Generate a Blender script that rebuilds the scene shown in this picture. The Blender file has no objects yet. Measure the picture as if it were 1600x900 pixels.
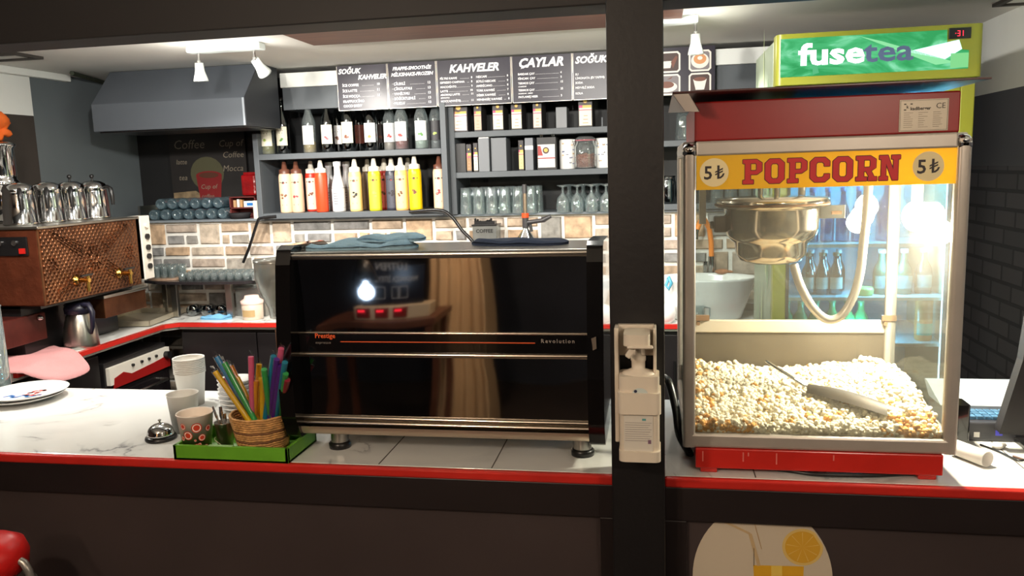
import bpy, bmesh, math, random
from mathutils import Vector, Matrix, Euler, noise
random.seed(7)
PI = math.pi
SC = bpy.context.scene
COL = SC.collection

# ---------------------------------------------------------------- camera
FPX = 1260.0
YAW, PITCH, ROLL, EYE = math.radians(10.3), math.radians(8.4), math.radians(-1.8), 1.65
_f = Vector((-math.sin(YAW)*math.cos(PITCH), math.cos(YAW)*math.cos(PITCH), -math.sin(PITCH)))
_rt = Vector((math.cos(YAW), math.sin(YAW), 0)); _up = _rt.cross(_f)
_r1 = _rt*math.cos(ROLL)+_up*math.sin(ROLL); _u1 = -_rt*math.sin(ROLL)+_up*math.cos(ROLL)
cam_data = bpy.data.cameras.new('camera'); cam_data.sensor_width = 36; cam_data.lens = FPX/1600*36
cam_data.clip_start = 0.02
cam = bpy.data.objects.new('camera', cam_data); COL.objects.link(cam)
cam.matrix_world = Matrix(((_r1.x, _u1.x, -_f.x, 0), (_r1.y, _u1.y, -_f.y, 0), (_r1.z, _u1.z, -_f.z, EYE), (0, 0, 0, 1)))
SC.camera = cam
# points measured in the photograph: ray through a pixel met with a plane Y = const, Z = const or X = const
def _ray(px, py): return _f + _r1*((px-800)/FPX) - _u1*((py-450)/FPX)
def A(px, py, Y):
    d = _ray(px, py); t = Y/d.y; return Vector((d.x*t, Y, EYE+d.z*t))
def G(px, py, Z):
    d = _ray(px, py); t = (Z-EYE)/d.z; return Vector((d.x*t, d.y*t, Z))
def S(px, py, X):
    d = _ray(px, py); t = X/d.x; return Vector((X, d.y*t, EYE+d.z*t))

# ---------------------------------------------------------------- world, exposure
def lin(c):
    o = []
    for v in c[:3]:
        v /= 255.0
        o.append(v/12.92 if v <= 0.04045 else ((v+0.055)/1.055)**2.4)
    return (o[0], o[1], o[2], 1.0)
W = bpy.data.worlds.new('world'); SC.world = W; W.use_nodes = True
W.node_tree.nodes['Background'].inputs[0].default_value = (0.01, 0.009, 0.008, 1)
W.node_tree.nodes['Background'].inputs[1].default_value = 1.0
SC.view_settings.view_transform = 'Standard'; SC.view_settings.look = 'None'
SC.view_settings.gamma = 1.0; SC.view_settings.use_curve_mapping = False
SC.view_settings.exposure = 0.0
SC.cycles.use_denoising = True
SC.cycles.max_bounces = 8; SC.cycles.transparent_max_bounces = 32; SC.cycles.glossy_bounces = 4
SC.cycles.diffuse_bounces = 3; SC.cycles.transmission_bounces = 6
SC.cycles.sample_clamp_indirect = 4.0; SC.cycles.caustics_reflective = False; SC.cycles.caustics_refractive = False

def lamp(name, kind, loc, power, col, size=0.05, target=None, angle=100, blend=0.6, parent=None):
    d = bpy.data.lights.new(name, kind); d.energy = power; d.color = lin(col)[:3]
    if kind == 'AREA': d.shape = 'DISK'; d.size = size
    else: d.shadow_soft_size = size
    if kind == 'SPOT': d.spot_size = math.radians(angle); d.spot_blend = blend
    o = bpy.data.objects.new(name, d); COL.objects.link(o); o.location = loc
    if target is not None:
        o.rotation_euler = (Vector(target)-Vector(loc)).to_track_quat('-Z', 'Y').to_euler()
    if parent: put(o, parent)
    return o

# ---------------------------------------------------------------- objects and tags
ORG = {}
def org(o): return ORG.get(o.name, Vector((0, 0, 0)))
def put(o, parent):
    o.parent = parent; o.location = Vector(o.location)-org(parent)
def tag(o, label=None, cat=None, group=None, kind=None):
    if label: o['label'] = label
    if cat: o['category'] = cat
    if group: o['group'] = group
    if kind: o['kind'] = kind
    return o
def thing(name, label, cat, loc=(0, 0, 0), group=None, kind=None):
    o = bpy.data.objects.new(name, None); COL.objects.link(o); o.empty_display_size = 0.05
    o.location = loc; ORG[o.name] = Vector(loc)
    return tag(o, label, cat, group, kind)
def copy_tree(o, parent=None):
    c = o.copy(); COL.objects.link(c)
    if parent: c.parent = parent
    for ch in list(o.children):
        copy_tree(ch, c)
    return c

# ---------------------------------------------------------------- mesh collecting
class MB:
    def __init__(s): s.v = []; s.f = []; s.m = []; s.s = []
    def add(s, vs, fs, mat=0, smooth=False):
        n = len(s.v); s.v += [tuple(p) for p in vs]
        for f in fs: s.f.append(tuple(i+n for i in f)); s.m.append(mat); s.s.append(smooth)
        return s
    def box(s, x0, x1, y0, y1, z0, z1, mat=0, rot=None, piv=None):
        vs = [Vector((x, y, z)) for x in (x0, x1) for y in (y0, y1) for z in (z0, z1)]
        if rot is not None:
            c = Vector(piv) if piv is not None else Vector(((x0+x1)/2, (y0+y1)/2, (z0+z1)/2))
            M_ = Euler(rot).to_matrix(); vs = [M_ @ (p-c)+c for p in vs]
        return s.add(vs, [(0, 1, 3, 2), (4, 6, 7, 5), (0, 4, 5, 1), (2, 3, 7, 6), (0, 2, 6, 4), (1, 5, 7, 3)], mat)
    def lathe(s, prof, c=(0, 0, 0), n=24, mat=0, smooth=True, sx=1, sy=1, a0=0, a1=2*PI, M_=None):
        full = abs(a1-a0-2*PI) < 1e-6; k = n if full else n+1
        c = Vector(c); vs = []; idx = []
        for r, z in prof:
            if r < 1e-7 and full: idx.append([len(vs)]); vs.append(Vector((0, 0, z)))
            else:
                row = []
                for i in range(k):
                    a = a0+(a1-a0)*i/n
                    row.append(len(vs)); vs.append(Vector((r*math.cos(a)*sx, r*math.sin(a)*sy, z)))
                idx.append(row)
        if M_ is not None: vs = [M_ @ p for p in vs]
        vs = [p+c for p in vs]; fs = []
        for a, b in zip(idx, idx[1:]):
            for i in range(n):
                j = (i+1) % k if full else i+1
                if len(a) == 1 and len(b) == 1: continue
                if len(a) == 1: fs.append((a[0], b[j], b[i]))
                elif len(b) == 1: fs.append((a[i], a[j], b[0]))
                else: fs.append((a[i], a[j], b[j], b[i]))
        return s.add(vs, fs, mat, smooth)
    def cyl(s, a, b, r, r2=None, n=16, mat=0, smooth=True):
        a, b = Vector(a), Vector(b); r2 = r if r2 is None else r2
        q = (b-a).to_track_quat('Z', 'Y').to_matrix(); L = (b-a).length
        s.lathe([(r, 0), (r2, L)], a, n, mat, smooth, M_=q)
        ca = [a+q @ Vector((r*math.cos(2*PI*i/n), r*math.sin(2*PI*i/n), 0)) for i in range(n)]
        cb = [a+q @ Vector((r2*math.cos(2*PI*i/n), r2*math.sin(2*PI*i/n), L)) for i in range(n)]
        s.add(ca, [tuple(range(n))[::-1]], mat); s.add(cb, [tuple(range(n))], mat)
        return s
    def tube(s, pts, r, n=10, mat=0, flat=1.0, cap=True):
        pts = [Vector(p) for p in pts]; vs = []; fs = []; prev = None
        for i, p in enumerate(pts):
            t = (pts[min(i+1, len(pts)-1)]-pts[max(i-1, 0)]).normalized()
            if prev is None:
                u = t.cross(Vector((0, 0, 1)))
                if u.length < .1: u = t.cross(Vector((0, 1, 0)))
            else: u = prev-t*prev.dot(t)
            u.normalize(); prev = u; w = t.cross(u)
            rr = r[i] if isinstance(r, (list, tuple)) else r
            for k in range(n):
                a = 2*PI*k/n; vs.append(p+u*math.cos(a)*rr+w*math.sin(a)*rr*flat)
        for i in range(len(pts)-1):
            for k in range(n):
                a, b = i*n+k, i*n+(k+1) % n; fs.append((a, b, b+n, a+n))
        s.add(vs, fs, mat, True)
        if cap:
            s.add(vs[:n], [tuple(range(n))[::-1]], mat); s.add(vs[-n:], [tuple(range(n))], mat)
        return s
    def prism(s, poly, o, u, v, d, mat=0, smooth=False):
        """poly in (u, v) at origin o, pushed along d"""
        o, u, v, d = Vector(o), Vector(u), Vector(v), Vector(d); n = len(poly)
        a = [o+u*x+v*y for x, y in poly]; b = [p+d for p in a]
        fs = [tuple(range(n)), tuple(range(n, 2*n))[::-1]]
        s.add(a+b, fs, mat)
        return s.add(a+b, [(i, (i+1) % n, (i+1) % n+n, i+n) for i in range(n)], mat, smooth)
    def flat(s, poly, o, u, v, mat=0):
        o, u, v = Vector(o), Vector(u), Vector(v)
        return s.add([o+u*x+v*y for x, y in poly], [tuple(range(len(poly)))], mat)
    def ball(s, c, r, n=12, mat=0, sz=1.0, sx=1.0, sy=1.0):
        k = max(4, n//2)
        return s.lathe([(math.sin(PI*i/k)*r, -math.cos(PI*i/k)*r*sz) for i in range(k+1)], c, n, mat, True, sx, sy)
    def torus(s, c, R_, r, n=24, k=8, mat=0, M_=None, sy=1):
        prof = [(R_+r*math.cos(2*PI*i/k), r*math.sin(2*PI*i/k)) for i in range(k+1)]
        return s.lathe(prof, c, n, mat, True, 1, sy, M_=M_)
    def text(s, body, o, u, v, size, mat=0, bold=0.0, align='LEFT', depth=0.0, shear=0.0, wide=1.0, space=1.0, res=2):
        cu = bpy.data.curves.new('t', 'FONT'); cu.body = body; cu.size = 1.0; cu.offset = bold; cu.align_x = align
        cu.shear = shear; cu.space_character = space; cu.resolution_u = res; cu.fill_mode = 'FRONT' if depth == 0 else 'BOTH'
        cu.extrude = depth/size/2 if depth else 0
        ob = bpy.data.objects.new('t', cu); me = bpy.data.meshes.new_from_object(ob)
        o, u, v = Vector(o), Vector(u).normalized(), Vector(v).normalized(); w = u.cross(v)
        vs = [o+u*(p.co.x*size*wide)+v*(p.co.y*size)+w*(p.co.z*size) for p in me.vertices]
        s.add(vs, [tuple(p.vertices) for p in me.polygons], mat)
        bpy.data.objects.remove(ob); bpy.data.curves.remove(cu); bpy.data.meshes.remove(me)
        return s
    def build(s, name, mats, parent=None, at=None, bevel=0, label=None, cat=None, group=None, kind=None, seg=2):
        me = bpy.data.meshes.new(name)
        if parent is not None: o0 = org(parent) if at is None else Vector(at)
        else: o0 = Vector(at) if at is not None else Vector((0, 0, 0))
        me.from_pydata([tuple(Vector(p)-o0) for p in s.v], [], s.f); me.validate(clean_customdata=False)
        if not isinstance(mats, (list, tuple)): mats = [mats]
        for m in mats: me.materials.append(m)
        if len(me.polygons) == len(s.f):
            me.polygons.foreach_set('material_index', s.m); me.polygons.foreach_set('use_smooth', s.s)
        me.update()
        o = bpy.data.objects.new(name, me); COL.objects.link(o); ORG[o.name] = o0
        if parent is not None: o.parent = parent; o.location = o0-org(parent)
        else: o.location = o0
        if bevel:
            b = o.modifiers.new('bevel', 'BEVEL'); b.width = bevel; b.segments = seg; b.limit_method = 'ANGLE'; b.angle_limit = math.radians(40)
        return tag(o, label, cat, group, kind)

# ---------------------------------------------------------------- materials
MATS = {}
def M(name, col=(128, 128, 128), rough=.5, metal=0., var=0., vs=6., bump=0., bs=40., emit=None, es=0., coat=0., spec=.5, col2=None, stretch=(1, 1, 1), alpha=1, sub=0):
    if name in MATS: return MATS[name]
    m = bpy.data.materials.new(name); m.use_nodes = True; nt = m.node_tree; N = nt.nodes; L = nt.links
    p = N['Principled BSDF']; p.inputs['Base Color'].default_value = lin(col); p.inputs['Roughness'].default_value = rough
    p.inputs['Metallic'].default_value = metal; p.inputs['Coat Weight'].default_value = coat; p.inputs['Specular IOR Level'].default_value = spec
    p.inputs['Alpha'].default_value = alpha
    if emit: p.inputs['Emission Color'].default_value = lin(emit); p.inputs['Emission Strength'].default_value = es
    if var or bump or col2:
        tc = N.new('ShaderNodeTexCoord'); mp = N.new('ShaderNodeMapping'); L.new(tc.outputs['Object'], mp.inputs[0]); mp.inputs['Scale'].default_value = stretch
    if var or col2:
        n = N.new('ShaderNodeTexNoise'); n.inputs['Scale'].default_value = vs; n.inputs['Detail'].default_value = 5; L.new(mp.outputs[0], n.inputs[0])
        r = N.new('ShaderNodeValToRGB'); r.color_ramp.elements[0].position = .3; r.color_ramp.elements[1].position = .7
        c1 = lin(col); c2 = lin(col2) if col2 else tuple(min(1, c*(1+var)) for c in c1[:3])+(1,)
        c0 = c1 if col2 else tuple(c*(1-var) for c in c1[:3])+(1,)
        r.color_ramp.elements[0].color = c0; r.color_ramp.elements[1].color = c2
        L.new(n.outputs[0], r.inputs[0]); L.new(r.outputs[0], p.inputs['Base Color'])
    if bump:
        n = N.new('ShaderNodeTexNoise'); n.inputs['Scale'].default_value = bs; n.inputs['Detail'].default_value = 4; L.new(mp.outputs[0], n.inputs[0])
        b = N.new('ShaderNodeBump'); b.inputs['Strength'].default_value = bump; b.inputs['Distance'].default_value = .01
        L.new(n.outputs[0], b.inputs['Height']); L.new(b.outputs[0], p.inputs['Normal'])
    MATS[name] = m; return m
def glass(name, tint=(235, 240, 240), gl=.16, rough=.03, film=0., filmcol=(200, 200, 195), edge=.55):
    """thin clear sheet: see-through, mirror-like at grazing angles, with an optional greasy film"""
    if name in MATS: return MATS[name]
    m = bpy.data.materials.new(name); m.use_nodes = True; nt = m.node_tree; N = nt.nodes; L = nt.links
    N.remove(N['Principled BSDF']); out = N['Material Output']
    t = N.new('ShaderNodeBsdfTransparent'); t.inputs[0].default_value = lin(tint)
    g = N.new('ShaderNodeBsdfGlossy'); g.inputs['Roughness'].default_value = rough; g.inputs[0].default_value = (.9, .95, .95, 1)
    lw = N.new('ShaderNodeLayerWeight'); lw.inputs[0].default_value = .35
    mr = N.new('ShaderNodeMapRange'); mr.inputs[1].default_value = 0; mr.inputs[2].default_value = 1; mr.inputs[3].default_value = gl*.35; mr.inputs[4].default_value = edge
    L.new(lw.outputs['Facing'], mr.inputs[0])
    mx = N.new('ShaderNodeMixShader'); L.new(mr.outputs[0], mx.inputs[0]); L.new(t.outputs[0], mx.inputs[1]); L.new(g.outputs[0], mx.inputs[2])
    last = mx
    if film:
        tl = N.new('ShaderNodeBsdfTranslucent'); tl.inputs[0].default_value = lin(filmcol)
        df = N.new('ShaderNodeBsdfDiffuse'); df.inputs[0].default_value = lin(filmcol)
        m2 = N.new('ShaderNodeMixShader'); L.new(tl.outputs[0], m2.inputs[1]); L.new(df.outputs[0], m2.inputs[2])
        n = N.new('ShaderNodeTexNoise'); n.inputs['Scale'].default_value = 5; n.inputs['Detail'].default_value = 5
        tc = N.new('ShaderNodeTexCoord'); L.new(tc.outputs['Object'], n.inputs[0])
        q = N.new('ShaderNodeMapRange'); q.inputs[1].default_value = .3; q.inputs[2].default_value = .7; q.inputs[3].default_value = film*.4; q.inputs[4].default_value = film*1.5
        L.new(n.outputs[0], q.inputs[0])
        m3 = N.new('ShaderNodeMixShader'); L.new(q.outputs[0], m3.inputs[0]); L.new(mx.outputs[0], m3.inputs[1]); L.new(m2.outputs[0], m3.inputs[2])
        last = m3
    L.new(last.outputs[0], out.inputs[0]); MATS[name] = m; return m
def glow(name, col, s):
    if name in MATS: return MATS[name]
    m = bpy.data.materials.new(name); m.use_nodes = True; N = m.node_tree.nodes; N.remove(N['Principled BSDF'])
    e = N.new('ShaderNodeEmission'); e.inputs[0].default_value = lin(col); e.inputs[1].default_value = s
    m.node_tree.links.new(e.outputs[0], N['Material Output'].inputs[0]); MATS[name] = m; return m

m_black = M('black_paint', (30, 28, 29), .45, var=.15, vs=8)
m_pillar = M('pillar_black', (22, 20, 21), .4, var=.1, vs=5, bump=.05, bs=80)
m_grey = M('slate_grey_paint', (82, 87, 92), .55, var=.06, vs=5, bump=.03, bs=90)
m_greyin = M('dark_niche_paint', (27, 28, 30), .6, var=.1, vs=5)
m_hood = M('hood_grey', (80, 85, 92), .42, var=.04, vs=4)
m_white = M('white_plaster', (228, 230, 226), .8, var=.04, vs=3, bump=.05, bs=30)
m_ceil = M('ceiling_plaster', (226, 224, 218), .85, var=.03, vs=2, bump=.03, bs=20)
m_wall = M('blue_grey_wall', (98, 106, 110), .75, var=.05, vs=3, bump=.04, bs=40)
m_brown = M('dark_brown_panel', (62, 52, 51), .5, var=.14, vs=3)
m_red = M('red_lacquer', (196, 44, 36), .22, var=.1, vs=7, coat=.3)
m_redp = M('red_sheet', (150, 26, 24), .35, var=.08, vs=4)
m_mir = M('polished_steel', (176, 172, 168), .035, 1., bump=.012, bs=5, stretch=(1, 1, .25))
m_chrome = M('chrome', (205, 205, 205), .08, 1.)
m_steel = M('brushed_steel', (180, 177, 170), .28, 1., bump=.03, bs=60, stretch=(1, 1, 12))
m_alu = M('aluminium', (192, 184, 174), .38, .45, var=.06, vs=10)
m_dark = M('dark_plastic', (22, 21, 22), .3)
m_wplastic = M('white_plastic', (226, 220, 208), .4, var=.03, vs=5)
m_wglaze = M('white_glaze', (236, 236, 234), .15, coat=.3)
m_copper = None
m_glass = glass('clear_glass', (228, 236, 236), .3, .02, edge=.8, film=.16, filmcol=(226, 234, 236))
m_pane = glass('pane_glass', (232, 238, 238), .12, .02)
m_paper = M('white_paper', (232, 228, 222), .7, var=.02)

def marble():
    m = bpy.data.materials.new('white_marble'); m.use_nodes = True; nt = m.node_tree; N = nt.nodes; L = nt.links; p = N['Principled BSDF']
    tc = N.new('ShaderNodeTexCoord')
    n1 = N.new('ShaderNodeTexNoise'); n1.inputs['Scale'].default_value = 2.2; n1.inputs['Detail'].default_value = 9; n1.inputs['Distortion'].default_value = 1.6
    L.new(tc.outputs['Object'], n1.inputs[0])
    r = N.new('ShaderNodeValToRGB'); e = r.color_ramp.elements
    e[0].position = .45; e[0].color = lin((228, 228, 224)); e[1].position = .55; e[1].color = lin((230, 230, 226))
    a = e.new(.5); a.color = lin((138, 138, 140)); b = e.new(.486); b.color = lin((216, 216, 213)); c = e.new(.51); c.color = lin((218, 218, 215))
    n2 = N.new('ShaderNodeTexNoise'); n2.inputs['Scale'].default_value = 3.2; L.new(tc.outputs['Object'], n2.inputs[0])
    r2 = N.new('ShaderNodeValToRGB'); r2.color_ramp.elements[0].position = .5; r2.color_ramp.elements[1].position = .6
    L.new(n1.outputs[0], r.inputs[0]); L.new(n2.outputs[0], r2.inputs[0])
    mx = N.new('ShaderNodeMix'); mx.data_type = 'RGBA'; mx.inputs[6].default_value = lin((230, 230, 226))
    L.new(r2.outputs[0], mx.inputs[0]); L.new(r.outputs[0], mx.inputs[7]); L.new(mx.outputs[2], p.inputs['Base Color'])
    p.inputs['Roughness'].default_value = .12
    return m
m_marble = marble()
def brickmat(name, cols, mortar, scale, bump=.6, rough=.85, bw=.2, rh=.075):
    m = bpy.data.materials.new(name); m.use_nodes = True; nt = m.node_tree; N = nt.nodes; L = nt.links; p = N['Principled BSDF']; p.inputs['Roughness'].default_value = rough
    tc = N.new('ShaderNodeTexCoord'); mp = N.new('ShaderNodeMapping'); mp.inputs['Rotation'].default_value = (PI/2, 0, PI/2)
    L.new(tc.outputs['Object'], mp.inputs[0])
    sep = N.new('ShaderNodeSeparateXYZ'); L.new(tc.outputs['Object'], sep.inputs[0])
    cmb = N.new('ShaderNodeCombineXYZ'); L.new(sep.outputs[1], cmb.inputs[0]); L.new(sep.outputs[2], cmb.inputs[1])
    b = N.new('ShaderNodeTexBrick'); b.inputs['Scale'].default_value = scale; b.inputs['Brick Width'].default_value = bw; b.inputs['Row Height'].default_value = rh
    b.inputs['Mortar Size'].default_value = .008; b.inputs['Color1'].default_value = lin(cols[0]); b.inputs['Color2'].default_value = lin(cols[1]); b.inputs['Mortar'].default_value = lin(mortar)
    L.new(cmb.outputs[0], b.inputs['Vector']); L.new(b.outputs[0], p.inputs['Base Color'])
    bp = N.new('ShaderNodeBump'); bp.inputs['Strength'].default_value = bump; bp.inputs['Distance'].default_value = .02; bp.invert = True
    L.new(b.outputs['Fac'], bp.inputs['Height']); L.new(bp.outputs[0], p.inputs['Normal'])
    return m
def stonemat():
    m = bpy.data.materials.new('stone_brick'); m.use_nodes = True; nt = m.node_tree; N = nt.nodes; L = nt.links; p = N['Principled BSDF']; p.inputs['Roughness'].default_value = .9
    at = N.new('ShaderNodeAttribute'); at.attribute_name = 'stone'; tc = N.new('ShaderNodeTexCoord')
    n = N.new('ShaderNodeTexNoise'); n.inputs['Scale'].default_value = 24; n.inputs['Detail'].default_value = 7; L.new(tc.outputs['Object'], n.inputs[0])
    r = N.new('ShaderNodeValToRGB'); r.color_ramp.elements[0].position = .25; r.color_ramp.elements[0].color = (.55, .55, .55, 1); r.color_ramp.elements[1].position = .75; r.color_ramp.elements[1].color = (1.25, 1.25, 1.25, 1)
    L.new(n.outputs[0], r.inputs[0]); mx = N.new('ShaderNodeMix'); mx.data_type = 'RGBA'; mx.blend_type = 'MULTIPLY'; mx.inputs[0].default_value = 1
    L.new(at.outputs['Color'], mx.inputs[6]); L.new(r.outputs[0], mx.inputs[7]); L.new(mx.outputs[2], p.inputs['Base Color'])
    b = N.new('ShaderNodeBump'); b.inputs['Strength'].default_value = .6; b.inputs['Distance'].default_value = .01; L.new(n.outputs[0], b.inputs['Height']); L.new(b.outputs[0], p.inputs['Normal'])
    return m
m_mortar = M('white_mortar', (232, 230, 224), .9, var=.08, vs=14, bump=.5, bs=30)
m_stone = stonemat()
m_rbrick = brickmat('painted_brick', ((76, 78, 84), (88, 88, 94)), (58, 60, 66), 1.0, .7)

# ---------------------------------------------------------------- lights of the kitchen: track heads on its ceiling (built further down)
WARM = (255, 240, 218); NEUT = (255, 250, 240)
CZ = 2.215            # kitchen ceiling
# ================================================================ the setting
def struct(mb, name, mats, label, cat, **k): return mb.build(name, mats, label=label, cat=cat, kind='structure', **k)
XL, XR, YB, YF = -3.1, 1.4, 4.5, -2.6
struct(MB().box(XL-.1, XR+.1, YF-.1, YB+.1, -.1, 0), 'floor', M('dark_floor', (58, 50, 46), .35, var=.2, vs=4), 'dark floor behind and before the bar counter', 'floor')
struct(MB().box(XL-.1, XR+.1, YF-.1, YB+.1, CZ, CZ+.1), 'ceiling', m_ceil, 'low white plaster ceiling over the bar', 'ceiling')
# left wall: grey at the back, a white band over dark brown nearer
struct(MB().box(XL-.1, XL, 3.68, YB, 0, CZ), 'wall_left', m_wall, 'blue grey left wall beside the extractor hood', 'wall')
mb = MB().box(XL-.1, XL, 1.6, 3.68, 1.99, CZ, 0).box(XL-.1, XL, 1.6, 3.68, 0, 1.99, 1)
struct(mb, 'wall_left', [m_white, M('dark_wall', (58, 52, 48), .7, var=.1)], 'left wall with white upper band over a dark lower part', 'wall')
struct(MB().box(XL-.1, XL, YF, 1.6, 0, CZ), 'wall_left', M('room_wall', (60, 40, 34), .7, var=.2), 'brown guest room wall left of the camera', 'wall')
struct(MB().box(XL-.1, XR+.1, YF-.1, YF, 0, CZ), 'wall_front', M('room_wall_far', (40, 44, 56), .7, var=.3, vs=2), 'dark wall of the guest room behind the camera', 'wall')
struct(MB().box(XL, XR, YB, YB+.1, 0, CZ), 'wall_back', M('back_wall_shaded', (15, 15, 17), .6, var=.1), 'dark grey back wall above the stone ledge, darkened with hood shade', 'wall')  # near black: the hood's shadow is put into the wall colour
mb = MB().box(XR, XR+.1, YF, YB, 0, 1.6, 0).box(XR, XR+.1, YF, YB, 1.6, 1.905, 1).box(XR, XR+.1, YF, YB, 1.905, CZ, 2)
struct(mb, 'wall_right', [m_rbrick, M('right_wall_paint', (84, 86, 94), .6, var=.05), m_white], 'right wall, painted dark brick below a white band', 'wall')
# stone-brick lower back wall: bricks laid over mortar
Yw, ZL = 4.2, 1.42
mb = MB().box(XL, XR, Yw, YB, .3, ZL-.012, 0)
cols = []; base_faces = len(mb.f)
PAL = [(186, 164, 142), (194, 174, 152), (174, 152, 130), (160, 152, 142), (150, 146, 140), (198, 182, 164), (180, 164, 150), (140, 138, 136), (196, 166, 136)]
rs = random.Random(11)
def stone(x0, x1, z0, z1):
    d = rs.uniform(.012, .02); c = lin(rs.choice(PAL)); g = .0085
    x0 += g; x1 -= g; z0 += g; z1 -= g; j = lambda: rs.uniform(-.0025, .0025)
    fr = [(x0+j(), Yw, z0+j()), (x1+j(), Yw, z0+j()), (x1+j(), Yw, z1+j()), (x0+j(), Yw, z1+j())]
    e = .006; nx = 4; top = [(x0+e, Yw-d, z0+e), (x1-e, Yw-d+j(), z0+e), (x1-e, Yw-d, z1-e), (x0+e, Yw-d+j(), z1-e)]
    mb.add(fr+top, [(4, 5, 6, 7), (0, 1, 5, 4), (1, 2, 6, 5), (2, 3, 7, 6), (3, 0, 4, 7)], 1); cols.extend([c]*5)
z = ZL-.015; h = .066
while z > .5:
    x = XL; 
    while x < XR:                      # double course: tall stones and pairs
        w = rs.uniform(.11, .17) if rs.random() < .45 else rs.uniform(.17, .24)
        if w < .17: stone(x, min(x+w, XR), z-2*h, z)
        else:
            stone(x, min(x+w, XR), z-h, z)
            k = rs.uniform(.3, .7)*w; stone(x, min(x+k, XR), z-2*h, z-h); stone(min(x+k, XR-.02), min(x+w, XR), z-2*h, z-h)
        x += w
    z -= 2*h; x = XL-rs.uniform(0, .1)
    while x < XR:
        w = rs.uniform(.13, .22); stone(max(x, XL), min(x+w, XR), z-h, z); x += w
    z -= h
o = struct(mb, 'wall_back', [m_mortar, m_stone], 'stone brick lower back wall with wide white mortar joints', 'wall')
ca = o.data.color_attributes.new('stone', 'FLOAT_COLOR', 'CORNER'); fi = 0
for p in o.data.polygons:
    c = cols[p.index-base_faces] if p.index >= base_faces else (1, 1, 1, 1)
    for li in p.loop_indices: ca.data[li].color = c
struct(MB().box(XL, XR, Yw-.03, YB, ZL-.012, ZL), 'trim_1', M('ledge_paint', (120, 126, 132), .5, var=.05), 'thin grey ledge board on top of the stone wall', 'ledge', bevel=.002)
# header over the shelves, white strip
HX0 = A(442, 150, 4.15).x
struct(MB().box(HX0, .6, 4.15, YB, 2.0, CZ-.03), 'trim_2', m_grey, 'slate grey header board above the wall shelves', 'header')
struct(MB().box(HX0, .6, 4.125, 4.15, 2.115, 2.19), 'trim_3', m_white, 'white strip along the top of the header behind the menus', 'strip', bevel=.003)
struct(MB().box(XL, XL+.04, 3.3, 3.93, CZ-.035, CZ), 'trim_4', m_white, 'white coving strip along the left wall top', 'coving', bevel=.004)
# dark beam over the counter, pillar, counter fronts
struct(MB().box(XL, XR, 1.64, 1.745, 1.961, CZ), 'trim_5', M('beam_brown', (25, 22, 22), .6, var=.1, vs=3), 'dark brown beam hanging over the bar counter', 'beam', bevel=.003)
PX0, PX1 = A(952, 450, 1.58).x, A(1038, 450, 1.58).x
struct(MB().box(PX0, PX1, 1.58, 1.70, 0, 1.961), 'trim_6', m_pillar, 'black square pillar standing between the two counter parts', 'pillar', bevel=.003)
def counter(x0, x1, label, jx):
    r = thing('bar_counter', label, 'counter', ((x0+x1)/2, 1.9, 0))
    mb = MB().box(x0, x1, 1.655, 2.22, .965, 1.0)
    wt = mb.build('marble_top', m_marble, r, bevel=.002)
    for x in jx: MB().box(x-.0012, x+.0012, 1.66, 2.215, 1.0, 1.0008).build('tile_joint', M('joint_dark', (84, 78, 72), .8), wt)
    MB().box(x0, x1, 1.638, 1.6555, .979, 1.0005).build('red_edge', m_red, r, bevel=.005, seg=3)
    MB().box(x0, x1, 1.672, 2.1, .08, .965).build('body', m_black, r)
    f = MB().box(x0, x1, 1.643, 1.673, .905, .979).box(x0, x1, 1.643, 1.673, .06, .14)
    for a, b in ((x0, x0+.045), (x1-.03, x1)): f.box(a, b, 1.643, 1.673, .14, .905)
    f.build('frame', M('frame_black', (34, 27, 27), .4, var=.1), r, bevel=.002)
    MB().box(x0+.04, x1-.025, 1.657, 1.674, .13, .91).build('panel', m_brown, r)
    return r
counter(XL, PX0, 'bar counter left of the black pillar, marble top, red edge', (-.62, -.36))
cr = counter(PX1, XR, 'bar counter right of the black pillar, marble top, red edge', (.2, .75))
# ceiling hatches and wood panel
def hatch(c, w, d, label):
    r = thing('ceiling_hatch', label, 'hatch', c); x, y, z = c; t = .022
    MB().box(x-w/2, x+w/2, y-d/2, y+d/2, z-.004, z).build('panel', m_white, r)
    MB().box(x-w/2-t, x+w/2+t, y-d/2-t, y-d/2, z-.012, z).box(x-w/2-t, x+w/2+t, y+d/2, y+d/2+t, z-.012, z).box(x-w/2-t, x-w/2, y-d/2, y+d/2, z-.012, z).box(x+w/2, x+w/2+t, y-d/2, y+d/2, z-.012, z).build('frame', M('hatch_frame', (52, 48, 44), .6), r)
hatch((-2.83, 3.24, CZ), .19, .12, 'dark framed ceiling hatch at the left, near the white wall')
p = G(1580, 4, CZ); hatch((p.x+.06, p.y-.08, CZ), .2, .14, 'dark framed ceiling hatch at the right, above the lit sign')
p0, p1 = G(490, 67, CZ), G(440, 55, CZ)
mb = MB().box(p0.x, .1, p1.y-.2, p0.y, CZ-.012, CZ)
mb.build('ceiling_board', M('brown_wood', (112, 68, 48), .5, col2=(84, 48, 36), vs=5, stretch=(1, 14, 8)), at=(-.6, 3.2, CZ), label='long reddish brown wooden board fixed to the ceiling', cat='board', bevel=.002)
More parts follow.
